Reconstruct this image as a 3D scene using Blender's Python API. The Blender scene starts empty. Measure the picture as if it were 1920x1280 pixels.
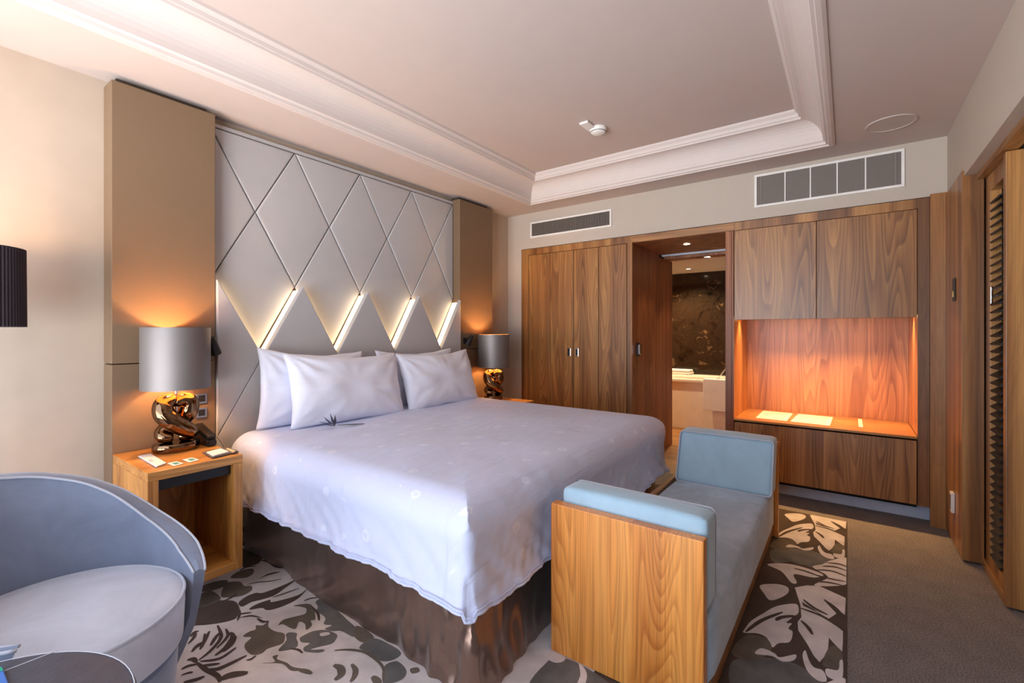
import bpy, bmesh, math, random
from mathutils import Vector, Matrix, noise
random.seed(7)
PI = math.pi
scene = bpy.context.scene
COL = scene.collection

# ------------------------------------------------------------------ camera
F_PX = 858.9
TH = math.atan(630 / F_PX)
cam_d = bpy.data.cameras.new('camera'); cam = bpy.data.objects.new('camera', cam_d); COL.objects.link(cam)
cam_d.sensor_width = 36; cam_d.lens = 36 * F_PX / 1920
cam_d.shift_y = -17 / 1920
cam_d.clip_start = .05
cam.location = (0, 0, 1.3)
cam.rotation_euler = (PI / 2, 0, TH - PI / 2)
scene.camera = cam

# ------------------------------------------------------------------ exposure, world, daylight
vs = scene.view_settings
vs.view_transform = 'Standard'; vs.look = 'None'; vs.gamma = 1; vs.exposure = 0.5; vs.use_curve_mapping = False
scene.cycles.max_bounces = 10; scene.cycles.diffuse_bounces = 6; scene.cycles.glossy_bounces = 4
scene.cycles.transmission_bounces = 4; scene.cycles.caustics_reflective = False; scene.cycles.caustics_refractive = False
scene.cycles.sample_clamp_indirect = 6
world = bpy.data.worlds.new('daylight'); scene.world = world; world.use_nodes = True
bg = world.node_tree.nodes['Background']
wn = world.node_tree
_tc = wn.nodes.new('ShaderNodeTexCoord'); _sx = wn.nodes.new('ShaderNodeSeparateXYZ'); _rp = wn.nodes.new('ShaderNodeValToRGB')
wn.links.new(_tc.outputs['Generated'], _sx.inputs[0])
_mr = wn.nodes.new('ShaderNodeMapRange'); _mr.inputs[1].default_value = -1; _mr.inputs[2].default_value = 1; wn.links.new(_sx.outputs['Z'], _mr.inputs[0])
wn.links.new(_mr.outputs[0], _rp.inputs[0]); wn.links.new(_rp.outputs[0], bg.inputs[0])
_e = _rp.color_ramp.elements; _e[0].position = .47; _e[0].color = (1.35, 1.40, 1.48, 1); _e[1].position = .54; _e[1].color = (.33, .39, .50, 1)   # unseen ground glow added below to brighten the bed side, sky above
bg.inputs[1].default_value = 6.2

def light(name, kind, loc, energy, color, size=.05, rot=None, **kw):
    d = bpy.data.lights.new(name, kind); o = bpy.data.objects.new(name, d); COL.objects.link(o)
    o.location = loc; d.energy = energy; d.color = color
    if kind == 'POINT': d.shadow_soft_size = size
    if kind == 'SPOT': d.shadow_soft_size = size; d.spot_size = kw.get('angle', 1.2); d.spot_blend = .6
    if kind == 'AREA':
        d.shape = 'RECTANGLE'; d.size = kw['sx']; d.size_y = kw['sy']
    if rot: o.rotation_euler = rot
    return o
WX = -0.95                                   # window wall
p = light('window_portal', 'AREA', (WX - .02, 1.525, 1.25), 1, (1, 1, 1), sx=2.34, sy=2.85, rot=(0, -PI / 2, 0))
p.data.cycles.is_portal = True

# ------------------------------------------------------------------ materials
def lin(c):
    return tuple(((v / 255) / 12.92 if v / 255 <= .04045 else ((v / 255 + .055) / 1.055) ** 2.4) for v in c) + (1,)
def newmat(name):
    m = bpy.data.materials.new(name); m.use_nodes = True
    nt = m.node_tree; b = nt.nodes['Principled BSDF']
    return m, nt, b
def N(nt, t, **kw):
    n = nt.nodes.new(t)
    for k, v in kw.items():
        if k.startswith('_'): setattr(n, k[1:], v)
        else: n.inputs[k.replace('_', ' ')].default_value = v
    return n
def L(nt, a, b): nt.links.new(a, b)
def ramp(nt, fac, stops):
    r = nt.nodes.new('ShaderNodeValToRGB'); e = r.color_ramp.elements
    while len(e) < len(stops): e.new(.5)
    for i, (p_, c) in enumerate(stops): e[i].position = p_; e[i].color = c
    L(nt, fac, r.inputs[0]); return r.outputs[0]
def coords(nt, scale, rnd=True):
    tc = N(nt, 'ShaderNodeTexCoord'); v = tc.outputs['Object']
    if rnd:
        oi = N(nt, 'ShaderNodeObjectInfo'); mu = N(nt, 'ShaderNodeMath', _operation='MULTIPLY'); mu.inputs[1].default_value = 43.7
        L(nt, oi.outputs['Random'], mu.inputs[0])
        ad = N(nt, 'ShaderNodeVectorMath', _operation='ADD'); L(nt, v, ad.inputs[0]); L(nt, mu.outputs[0], ad.inputs[1]); v = ad.outputs[0]
    mp = N(nt, 'ShaderNodeMapping'); mp.inputs['Scale'].default_value = scale; L(nt, v, mp.inputs[0])
    return mp.outputs[0]
def bump(nt, b, h, strength=.2, dist=.002):
    bu = N(nt, 'ShaderNodeBump', Strength=strength, Distance=dist); L(nt, h, bu.inputs['Height']); L(nt, bu.outputs[0], b.inputs['Normal'])
def plain(name, c, rough=.6, metal=0, noise_amt=.04, nscale=8, bscale=0, bstr=.1, **kw):
    m, nt, b = newmat(name)
    v = coords(nt, (1, 1, 1))
    n1 = N(nt, 'ShaderNodeTexNoise', Scale=nscale, Detail=4); L(nt, v, n1.inputs[0])
    c0 = lin(c); k = noise_amt
    L(nt, ramp(nt, n1.outputs[0], [(.3, tuple(x * (1 - k * 1.5) for x in c0[:3]) + (1,)), (.7, tuple(min(1, x * (1 + k)) for x in c0[:3]) + (1,))]), b.inputs['Base Color'])
    b.inputs['Roughness'].default_value = rough; b.inputs['Metallic'].default_value = metal
    for kk, vv in kw.items(): b.inputs[kk.replace('_', ' ')].default_value = vv
    if bscale:
        n2 = N(nt, 'ShaderNodeTexNoise', Scale=bscale, Detail=3); L(nt, v, n2.inputs[0]); bump(nt, b, n2.outputs[0], bstr)
    return m
def emis(name, c, s):
    m, nt, b = newmat(name); b.inputs['Base Color'].default_value = (1, 1, 1, 1)
    b.inputs['Emission Color'].default_value = tuple(c) + (1,); b.inputs['Emission Strength'].default_value = s
    return m
def wood(name, light_c, mid_c, dark_c, axis='Z', rough=.38, fig=9.0, coat=.25, figmix=.5):
    m, nt, b = newmat(name)
    s = {'Z': (6.4, 6.4, .5), 'X': (.5, 6.4, 6.4), 'Y': (6.4, .5, 6.4)}[axis]
    f = {'Z': (120, 120, 2.2), 'X': (2.2, 120, 120), 'Y': (120, 2.2, 120)}[axis]
    g = {'Z': (9, 9, .25), 'X': (.25, 9, 9), 'Y': (9, .25, 9)}[axis]
    v = coords(nt, s)
    n1 = N(nt, 'ShaderNodeTexNoise', Scale=1.0, Detail=1.4, Roughness=.35, Distortion=.12); L(nt, v, n1.inputs[0])
    mu = N(nt, 'ShaderNodeMath', _operation='MULTIPLY'); mu.inputs[1].default_value = fig * 2; L(nt, n1.outputs[0], mu.inputs[0])
    fr = N(nt, 'ShaderNodeMath', _operation='FRACT'); L(nt, mu.outputs[0], fr.inputs[0])
    nf = N(nt, 'ShaderNodeTexNoise', Scale=1.0, Detail=3); L(nt, coords(nt, f), nf.inputs[0])
    ng = N(nt, 'ShaderNodeTexNoise', Scale=1.0, Detail=2); L(nt, coords(nt, g), ng.inputs[0])
    base = ramp(nt, fr.outputs[0], [(0, lin(light_c)), (.55, lin(mid_c)), (.88, lin(dark_c)), (1, lin(mid_c))])
    plain_ = ramp(nt, ng.outputs[0], [(.34, lin(dark_c)), (.48, lin(mid_c)), (.62, lin(light_c))])
    mx = N(nt, 'ShaderNodeMix', _data_type='RGBA'); mx.inputs['Factor'].default_value = 1 - figmix
    L(nt, base, mx.inputs[6]); L(nt, plain_, mx.inputs[7])
    mx2 = N(nt, 'ShaderNodeMix', _data_type='RGBA', _blend_type='MULTIPLY'); mx2.inputs['Factor'].default_value = .55
    L(nt, mx.outputs[2], mx2.inputs[6]); L(nt, ramp(nt, nf.outputs[0], [(.3, (.52, .47, .42, 1)), (.6, (1, 1, 1, 1))]), mx2.inputs[7])
    L(nt, mx2.outputs[2], b.inputs['Base Color'])
    b.inputs['Roughness'].default_value = rough; b.inputs['Coat Weight'].default_value = coat; b.inputs['Coat Roughness'].default_value = .3
    bump(nt, b, nf.outputs[0], .08, .001)
    return m
def velvet(name, c, k=.14, sheen=.6, rough=.75):
    m, nt, b = newmat(name); v = coords(nt, (1, 1, 1)); c0 = lin(c)[:3]
    n1 = N(nt, 'ShaderNodeTexNoise', Scale=5, Detail=6, Roughness=.65, Distortion=.6); L(nt, v, n1.inputs[0])
    L(nt, ramp(nt, n1.outputs[0], [(.3, tuple(x * (1 - k) for x in c0) + (1,)), (.7, tuple(min(1, x * (1 + k)) for x in c0) + (1,))]), b.inputs['Base Color'])
    b.inputs['Roughness'].default_value = rough; b.inputs['Sheen Weight'].default_value = sheen; b.inputs['Sheen Roughness'].default_value = .4
    n2 = N(nt, 'ShaderNodeTexNoise', Scale=45, Detail=4); L(nt, v, n2.inputs[0]); bump(nt, b, n2.outputs[0], .12, .002)
    return m
WL, WM, WD = (184, 132, 74), (150, 98, 50), (106, 66, 33)
M = {}
M['wood'] = wood('teak_vertical', WL, WM, WD)
M['wood_straight'] = wood('teak_straight_grain', WL, WM, WD, figmix=.12)
M['wood_y'] = wood('teak_along_y', WL, WM, WD, axis='Y')
M['wood_x'] = wood('teak_along_x', WL, WM, WD, axis='X')
M['wood_red'] = wood('reddish_teak', (178, 112, 66), (148, 86, 48), (104, 56, 30), rough=.5, fig=7, coat=.05)
M['wood_alc'] = wood('alcove_teak', (206, 148, 100), (182, 120, 78), (140, 86, 54), rough=.42, fig=7)
M['wood_shelf'] = wood('polished_teak_shelf', (214, 156, 92), (190, 130, 72), (150, 96, 52), axis='Y', rough=.16, coat=.6)
M['wood_bench'] = wood('golden_teak', (246, 170, 84), (234, 150, 64), (190, 110, 42), fig=17)
M['wood_bench_h'] = wood('golden_teak_edge', (200, 138, 76), (176, 114, 60), (140, 84, 40), axis='Y', fig=12)
M['wood_ns'] = wood('nightstand_teak', (216, 154, 78), (194, 130, 60), (150, 94, 38))
M['wood_ns_x'] = wood('nightstand_teak_x', (216, 154, 78), (194, 130, 60), (150, 94, 38), axis='X')
M['ceiling'] = plain('ceiling_paint', (194, 180, 173), .9, noise_amt=.01)
M['mould'] = plain('plaster_moulding', (208, 196, 190), .7, noise_amt=.01)
M['wall'] = plain('wall_fabric_paper', (180, 163, 146), .85, noise_amt=.02, bscale=220, bstr=.08)
M['wall_w'] = plain('wall_paint', (188, 176, 163), .9, noise_amt=.015)
M['panel'] = plain('taupe_wall_panel', (118, 95, 72), .55, noise_amt=.01, bscale=400, bstr=.04)
M['pad'] = plain('upholstery_leatherette', (174, 172, 172), .42, noise_amt=.015, bscale=300, bstr=.05, Sheen_Weight=.2)
M['groove'] = plain('dark_seam', (70, 58, 48), .9)
M['black'] = plain('black_plastic', (22, 20, 20), .45)
M['dark'] = plain('dark_void', (10, 9, 9), .9)
M['chrome'] = plain('chrome', (225, 225, 228), .15, 1, 0)
M['steel'] = plain('brushed_steel', (170, 172, 178), .35, 1, .03)
M['skirting'] = plain('satin_metal_skirting', (196, 206, 222), .5, .1)
M['louvre'] = plain('dark_wood_slat', (20, 14, 12), .5, noise_amt=.1)
M['white'] = plain('white_plastic', (232, 228, 222), .4)
M['grille'] = plain('grey_grille', (128, 118, 110), .6, noise_amt=.02)
M['grille_d'] = plain('grille_shadow', (52, 46, 42), .8)
M['shade'] = plain('satin_taupe_shade', (118, 111, 108), .4, .5, .02, Anisotropic=.8)
M['shade_in'] = plain('gold_shade_lining', (230, 180, 110), .5, .2)
M['bronze'] = plain('polished_bronze', (128, 98, 72), .07, 1, .03)
M['bulb'] = emis('lamp_bulb', (1, .72, .4), 12)
M['led'] = emis('warm_led_strip', (1, .70, .38), 3.8)
M['led_o'] = emis('amber_led_strip', (1, .60, .20), 12)
M['spot'] = emis('downlight_lens', (1, .82, .55), 25)
M['sateen'] = plain('white_cotton', (226, 228, 240), .6, noise_amt=.01, nscale=3, bscale=60, bstr=.05, Sheen_Weight=.25)
M['skirt'] = plain('brown_satin', (140, 114, 100), .22, .8, .05, nscale=3, Sheen_Weight=.3)
M['vel_blue'] = velvet('light_blue_velvet', (164, 196, 215), .08)
M['vel_seat'] = velvet('grey_blue_velvet', (166, 184, 202), .28)
M['vel_chair'] = velvet('dusty_grey_blue_velvet', (128, 138, 158), .15)
M['vel_cseat_lit'] = velvet('chair_velvet_lit', (198, 202, 214), .12)  # chair velvet lightened: light falling on the seat is put into its colour
M['vel_pipe'] = velvet('pale_piping', (190, 194, 205), .05)
M['leather'] = plain('charcoal_leather', (80, 82, 92), .5, noise_amt=.08, nscale=30, bscale=150, bstr=.35)
M['stitch'] = plain('pale_stitch', (200, 200, 205), .6)
M['paper'] = plain('white_paper_and_patch', (232, 230, 228), .5)
M['print'] = plain('grey_print_and_stripe', (178, 184, 198), .6)
M['teal'] = plain('teal_print', (30, 140, 140), .5)
M['blueink'] = plain('blue_print', (70, 120, 200), .5)
M['lampblk'] = plain('pleated_plum_shade', (48, 36, 44), .8)
M['tub'] = plain('cream_acrylic', (235, 226, 212), .25)
M['towel'] = plain('white_towel', (232, 226, 224), .95, bscale=300, bstr=.5)
M['bronze_d'] = plain('dark_metal', (50, 44, 40), .35, .8)

def rug_mat(name, c, k=.12, fine=.35, fs=420):
    m, nt, b = newmat(name); v = coords(nt, (1, 1, 1), False); c0 = lin(c)[:3]
    n1 = N(nt, 'ShaderNodeTexNoise', Scale=9, Detail=5); L(nt, v, n1.inputs[0])
    n2 = N(nt, 'ShaderNodeTexNoise', Scale=fs, Detail=3); L(nt, v, n2.inputs[0])
    mx = N(nt, 'ShaderNodeMath', _operation='MULTIPLY_ADD'); mx.inputs[1].default_value = fine; L(nt, n2.outputs[0], mx.inputs[0])
    mm = N(nt, 'ShaderNodeMath', _operation='MULTIPLY'); mm.inputs[1].default_value = 1 - fine; L(nt, n1.outputs[0], mm.inputs[0]); L(nt, mm.outputs[0], mx.inputs[2])
    L(nt, ramp(nt, mx.outputs[0], [(.35, tuple(x * (1 - 1.6 * k) for x in c0) + (1,)), (.65, tuple(min(1, x * (1 + 1.6 * k)) for x in c0) + (1,))]), b.inputs['Base Color'])
    b.inputs['Roughness'].default_value = .95; bump(nt, b, n2.outputs[0], .6, .004)
    return m
M['carpet'] = rug_mat('taupe_loop_carpet', (128, 120, 116), .26, .82, 150)
M['rug_dark'] = rug_mat('rug_taupe_brown', (84, 70, 62))
M['rug_cream'] = rug_mat('rug_cream', (226, 218, 216), .11)
M['rug_grey'] = rug_mat('rug_grey', (112, 110, 108), .2)
M['rug_olive'] = rug_mat('rug_olive_brown', (112, 102, 90), .18)

def marble():
    m, nt, b = newmat('dark_brown_marble'); v = coords(nt, (1, 1, 1))
    n1 = N(nt, 'ShaderNodeTexNoise', Scale=4.5, Detail=12, Roughness=.75, Distortion=1.2); L(nt, v, n1.inputs[0])
    L(nt, ramp(nt, n1.outputs[0], [(.38, lin((10, 8, 6))), (.50, lin((40, 30, 22))), (.57, lin((22, 17, 13))), (.68, lin((110, 84, 60)))]), b.inputs['Base Color'])
    b.inputs['Roughness'].default_value = .12
    return m
M['marble'] = marble()
def duvet_mat():
    m, nt, b = newmat('printed_cotton_duvet')
    tc = N(nt, 'ShaderNodeTexCoord')
    uv = tc.outputs['UV']
    vo = N(nt, 'ShaderNodeTexVoronoi', Scale=7.0, Randomness=.45); L(nt, uv, vo.inputs['Vector'])
    n0 = N(nt, 'ShaderNodeTexNoise', Scale=60, Detail=2); L(nt, uv, n0.inputs[0])
    ma = N(nt, 'ShaderNodeMath', _operation='MULTIPLY_ADD'); ma.inputs[1].default_value = .16; L(nt, n0.outputs[0], ma.inputs[0]); L(nt, vo.outputs['Distance'], ma.inputs[2])
    ring = ramp(nt, ma.outputs[0], [(.15, (.3, .3, .3, 1)), (.19, (.75, .75, .75, 1)), (.235, (.75, .75, .75, 1)), (.27, (0, 0, 0, 1))])
    mx = N(nt, 'ShaderNodeMix', _data_type='RGBA'); mx.inputs[6].default_value = lin((206, 213, 238)); mx.inputs[7].default_value = lin((228, 232, 248))
    L(nt, ring, mx.inputs[0]); L(nt, mx.outputs[2], b.inputs['Base Color'])
    b.inputs['Roughness'].default_value = .55; b.inputs['Sheen Weight'].default_value = .2
    n2 = N(nt, 'ShaderNodeTexNoise', Scale=5, Detail=5, Distortion=.4); L(nt, uv, n2.inputs[0]); n3 = N(nt, 'ShaderNodeTexNoise', Scale=1, Detail=3, Distortion=.5)
    mp = N(nt, 'ShaderNodeMapping'); mp.inputs['Scale'].default_value = (3.5, 16, 5); mp.inputs['Rotation'].default_value = (0, 0, .35); L(nt, uv, mp.inputs[0]); L(nt, mp.outputs[0], n3.inputs[0])
    ad = N(nt, 'ShaderNodeMath', _operation='ADD'); L(nt, n2.outputs[0], ad.inputs[0]); L(nt, n3.outputs[0], ad.inputs[1]); bump(nt, b, ad.outputs[0], .35, .02)
    return m
M['duvet'] = duvet_mat()

# ------------------------------------------------------------------ object helpers
def orig(o):
    v = Vector((0, 0, 0))
    while o is not None: v = v + Vector(o.location); o = o.parent
    return v
def tag(o, label=None, cat=None, group=None, kind=None):
    if label: o['label'] = label
    if cat: o['category'] = cat
    if group: o['group'] = group
    if kind: o['kind'] = kind
    return o
def thing(name, label, cat, loc, group=None):
    o = bpy.data.objects.new(name, None); COL.objects.link(o); o.location = loc; o.empty_display_size = .1
    return tag(o, label, cat, group)
def obj(name, bm, mats, parent=None, smooth=False, org=None):
    """link a bmesh (world coordinates) as one mesh object"""
    me = bpy.data.meshes.new(name)
    if parent is not None: bmesh.ops.translate(bm, verts=bm.verts, vec=-orig(parent))
    elif org is not None: bmesh.ops.translate(bm, verts=bm.verts, vec=-Vector(org))
    bmesh.ops.recalc_face_normals(bm, faces=bm.faces)
    bm.to_mesh(me); bm.free()
    for m in (mats if isinstance(mats, (list, tuple)) else [mats]): me.materials.append(m)
    o = bpy.data.objects.new(name, me); COL.objects.link(o)
    if parent is not None: o.parent = parent
    elif org is not None: o.location = org
    if smooth:
        for f in me.polygons: f.use_smooth = True
        if smooth != 'all':
            me.set_sharp_from_angle(angle=math.radians(38))
    return o
def struct(name, bm, m, **kw):
    o = obj(name, bm, m, **kw); o['kind'] = 'structure'; return o
def addbox(bm, x0, x1, y0, y1, z0, z1, bev=0, seg=2):
    x0, x1 = sorted((x0, x1)); y0, y1 = sorted((y0, y1)); z0, z1 = sorted((z0, z1))
    b2 = bmesh.new()
    bmesh.ops.create_cube(b2, size=1)
    for v in b2.verts: v.co = Vector((x0 + (v.co.x + .5) * (x1 - x0), y0 + (v.co.y + .5) * (y1 - y0), z0 + (v.co.z + .5) * (z1 - z0)))
    if bev: bmesh.ops.bevel(b2, geom=list(b2.edges), offset=bev, segments=seg, profile=.5, affect='EDGES')
    merge(bm, b2); return bm
def merge(bm, b2, mat=None):
    vm = [bm.verts.new(v.co) for v in b2.verts]; b2.verts.index_update()
    for f in b2.faces:
        try:
            nf = bm.faces.new([vm[v.index] for v in f.verts]); nf.material_index = f.material_index; nf.smooth = f.smooth
        except ValueError: pass
    b2.free(); return bm
def box(*a, bev=0, seg=2): return addbox(bmesh.new(), *a, bev=bev, seg=seg)
def prism(pts, d, bev=0, seg=2):
    """pts: list of 3-D points (planar), extruded by vector d"""
    bm = bmesh.new(); a = [bm.verts.new(p) for p in pts]; b = [bm.verts.new(Vector(p) + Vector(d)) for p in pts]
    n = len(pts); bm.faces.new(a); bm.faces.new(b[::-1])
    for i in range(n): bm.faces.new((a[i], b[i], b[(i + 1) % n], a[(i + 1) % n]))
    bmesh.ops.recalc_face_normals(bm, faces=bm.faces)
    if bev: bmesh.ops.bevel(bm, geom=list(bm.edges), offset=bev, segments=seg, profile=.5, affect='EDGES')
    return bm
def lathe(prof, cx, cy, n=48, bm=None, a0=0, cap=True):
    bm = bm or bmesh.new(); rings = []
    for r, z in prof:
        if r < 1e-5: rings.append([bm.verts.new((cx, cy, z))])
        else: rings.append([bm.verts.new((cx + r * math.cos(a0 + 2 * PI * i / n), cy + r * math.sin(a0 + 2 * PI * i / n), z)) for i in range(n)])
    for A, B in zip(rings, rings[1:]):
        for i in range(n):
            j = (i + 1) % n
            if len(A) == 1 and len(B) == 1: continue
            if len(A) == 1: bm.faces.new((A[0], B[i], B[j]))
            elif len(B) == 1: bm.faces.new((A[i], A[j], B[0]))
            else: bm.faces.new((A[i], A[j], B[j], B[i]))
    return bm
def tube(path, rad, n=12, bm=None, closed=False, cap=True):
    """path: list of Vectors; rad: float or list"""
    bm = bm or bmesh.new(); P = [Vector(p) for p in path]; m = len(P)
    R = rad if isinstance(rad, (list, tuple)) else [rad] * m
    prev = None; rings = []
    for i in range(m):
        if closed: t = (P[(i + 1) % m] - P[i - 1])
        else: t = P[min(i + 1, m - 1)] - P[max(i - 1, 0)]
        t.normalize()
        if prev is None:
            up = Vector((0, 0, 1)) if abs(t.z) < .9 else Vector((1, 0, 0))
            nrm = t.cross(up).normalized()
        else:
            nrm = (prev - t * prev.dot(t)).normalized()
        prev = nrm; bn = t.cross(nrm)
        rings.append([bm.verts.new(P[i] + (nrm * math.cos(2 * PI * k / n) + bn * math.sin(2 * PI * k / n)) * R[i]) for k in range(n)])
    pairs = list(zip(rings, rings[1:])) + ([(rings[-1], rings[0])] if closed else [])
    for A, B in pairs:
        for k in range(n): bm.faces.new((A[k], A[(k + 1) % n], B[(k + 1) % n], B[k]))
    if not closed and cap:
        bm.faces.new(rings[0][::-1]); bm.faces.new(rings[-1])
    return bm
def catmull(pts, k=8, closed=False):
    P = [Vector(p) for p in pts]; n = len(P); out = []
    rng = range(n) if closed else range(n - 1)
    for i in rng:
        p0 = P[(i - 1) % n] if closed or i > 0 else P[0]; p1 = P[i]; p2 = P[(i + 1) % n]; p3 = P[(i + 2) % n] if closed or i + 2 < n else P[-1]
        for j in range(k):
            t = j / k
            out.append(.5 * ((2 * p1) + (-p0 + p2) * t + (2 * p0 - 5 * p1 + 4 * p2 - p3) * t * t + (-p0 + 3 * p1 - 3 * p2 + p3) * t ** 3))
    if not closed: out.append(P[-1])
    return out
def dup(root, loc, label=None, group=None, rotz=None):
    r = root.copy(); COL.objects.link(r); r.location = loc
    if rotz is not None: r.rotation_euler = (0, 0, rotz)
    if label: r['label'] = label
    if group: r['group'] = group
    for ch in list(root.children):
        c = ch.copy(); COL.objects.link(c); c.parent = r
        for g in list(ch.children):
            d = g.copy(); COL.objects.link(d); d.parent = c
    return r

# ------------------------------------------------------------------ the room
HY = 3.10; CX = 4.15; RY = -.53; ZC = 2.60; ZT = 2.82
struct('floor', box(WX - .1, CX + .13, -1.75, HY, -.05, 0), M['carpet'])
b = box(WX - .1, CX + .2, HY, HY + .12, 0, ZC + .3)
struct('wall_left', b, M['wall'])
# window wall with a broad opening
WY0, WY1 = .1, 2.95
wb = box(WX - .12, WX, -1.75, WY0, 0, ZC + .3); addbox(wb, WX - .12, WX, WY1, HY, 0, ZC + .3)
addbox(wb, WX - .12, WX, WY0, WY1, 0, .08); addbox(wb, WX - .12, WX, WY0, WY1, 2.42, ZC + .3)
struct('wall_near', wb, M['wall_w'])
wf = bmesh.new()
for y in (WY0, 1.05, 1.98, WY1 - .05): addbox(wf, WX - .08, WX - .02, y, y + .05, .08, 2.42)
addbox(wf, WX - .08, WX - .02, WY0, WY1, .08, .13); addbox(wf, WX - .08, WX - .02, WY0, WY1, 2.37, 2.42)
struct('window_1', wf, M['white'])
# right side: soffit, header, wood return, space behind
struct('wall_right', box(WX - .1, 3.15, -1.75, -1.65, 0, ZC + .3), M['wall_w'])
struct('trim_1', box(WX, 4.82, -1.65, RY, 2.185, ZC + .3), M['wall_w'])
# closet wall above the joinery and beside it
fw = box(CX, CX + .12, RY, HY, 2.215, ZC + .3)
addbox(fw, CX, CX + .12, 2.915, HY, 0, 2.215)
struct('wall_far', fw, M['wall_w'])
sb = box(4.82, 4.9, -1.75, .755, 0, 2.9); addbox(sb, CX + .12, 5.36, -1.75, 3.35, 2.26, 2.32); addbox(sb, 4.82, 5.36, 1.76, 3.35, 0, 2.26)
addbox(sb, 3.15, 4.82, -1.75, -1.65, 0, 2.9); addbox(sb, CX + .13, 4.9, -1.75, .2, -.05, 0)
struct('light_shield_back', sb, M['wall_w'])  # unseen shell added behind the joinery to block stray outside light
# ceiling: lower frame, cove moulding, raised field
TX0, TX1, TY0, TY1 = -.65, 3.84, .105, 2.588
cb = box(WX, CX, RY, TY0, ZC, ZC + .03); addbox(cb, WX, CX, TY1, HY, ZC, ZC + .03)
addbox(cb, WX, TX0, TY0, TY1, ZC, ZC + .03); addbox(cb, TX1, CX, TY0, TY1, ZC, ZC + .03)
addbox(cb, TX0 - .05, TX1 + .05, TY0 - .05, TY1 + .05, ZT, ZT + .05)
struct('ceiling', cb, M['ceiling'])
prof = [(-.035, ZC + .002), (-.035, ZC - .008), (-.02, ZC - .014), (0, ZC - .014), (.004, ZC - .004), (.018, ZC - .004), (.022, ZC + .012), (.034, ZC + .02)]
for i in range(9):
    a = i / 8 * PI / 2; prof.append((.034 + .115 * (1 - math.cos(a)), ZC + .025 + .13 * math.sin(a)))
prof += [(.155, ZC + .157), (.158, ZC + .17), (.166, ZC + .17), (.172, ZC + .19), (.188, ZC + .205), (.19, ZT)]
mb = bmesh.new(); loops = []
for d, z in prof:
    loops.append([mb.verts.new(c) for c in ((TX0 + d, TY0 + d, z), (TX1 - d, TY0 + d, z), (TX1 - d, TY1 - d, z), (TX0 + d, TY1 - d, z))])
for A, B in zip(loops, loops[1:]):
    for i in range(4): mb.faces.new((A[i], A[(i + 1) % 4], B[(i + 1) % 4], B[i]))
struct('trim_2', mb, M['mould'])

# ------------------------------------------------------------------ bathroom beyond the doorway
BX = 7.2
struct('floor_bathroom', box(CX + .13, BX, .2, 3.4, -.05, 0), M['wood_y'])
struct('ceiling_bathroom', box(5.3, BX, .2, 3.4, 2.2, 2.25), M['ceiling'])
struct('wall_bathroom', box(BX, BX + .1, .2, 3.4, 0, 2.25), M['marble'])
bb = box(5.42, BX, 3.3, 3.4, 0, 2.2); addbox(bb, 4.95, BX, .1, .2, 0, 2.2)
struct('wall_bathroom_side', bb, M['wall_w'])

# doorway lining (the passage through the closets)
dz = 2.144
lb = box(4.17, 4.915, 1.641, 1.68, 0, dz, bev=.002); addbox(lb, 4.925, 5.42, 1.655, 1.70, 0, 2.12, bev=.002)
addbox(lb, CX, 4.95, .780, .828, 0, dz, bev=.002); addbox(lb, CX, CX + .02, .7655, .779, 0, dz, bev=.001)
struct('door_1', lb, M['wood_red'])
struct('trim_3', box(CX + .02, 5.0, .76, 1.70, dz + .001, dz + .04), M['wood_red'])
struct('trim_4', box(5.04, 5.10, .75, 1.655, dz - .010, dz + .03), M['skirting'])
struct('trim_5', box(5.13, 5.3, .2, 1.655, dz - .03, 2.25), M['wood_red'])
struct('trim_6', box(CX, CX + .02, .763, 1.641, dz + .002, 2.21, bev=.002), M['wood_y'])
struct('trim_7', box(5.36, 5.42, 1.70, 3.35, 0, 2.2), M['wood_red'])

# ------------------------------------------------------------------ wardrobe with four tall doors
wr = thing('wardrobe', 'built-in wardrobe of four tall teak veneer doors beside the doorway', 'wardrobe', (CX, 2.28, 0))
fb = box(CX, CX + .02, 2.823, 2.912, 0, 2.21, bev=.001); addbox(fb, CX, CX + .02, 1.641, 1.69, 0, 2.21, bev=.001)
addbox(fb, CX, CX + .02, 1.69, 2.823, 2.145, 2.21, bev=.001); addbox(fb, CX + .03, CX + .6, 1.7, 2.9, 0, 2.2)
obj('frame', fb, M['wood_straight'], wr)
ys = [2.820, 2.547, 2.266, 1.986, 1.694]
for i in range(4):
    d = obj('door', box(CX + .001, CX + .022, ys[i + 1] + .003, ys[i] - .003, .03, 2.141, bev=.0015), M['wood'], wr)
    if i in (1, 2):
        yc = 2.315 if i == 1 else 2.224
        h = box(CX - .004, CX + .004, yc - .019, yc + .019, 1.055, 1.14, bev=.004)
        h2 = obj('handle', h, M['chrome'], d); h2['label'] = 'chrome recessed pull'
        obj('recess', box(CX - .006, CX - .003, yc - .010, yc + .010, 1.066, 1.129, bev=.001), M['black'], d)

# sliding door pull on the doorway lining
pull = thing('door_pull', 'oval chrome pull on dark wood inside the doorway', 'door pull', (4.28, 1.64, 1.135))
obj('plate', box(4.25, 4.32, 1.630, 1.641, 1.07, 1.20, bev=.004), M['black'], pull)
obj('grip', box(4.262, 4.305, 1.606, 1.631, 1.085, 1.185, bev=.008), M['chrome'], pull)

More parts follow.
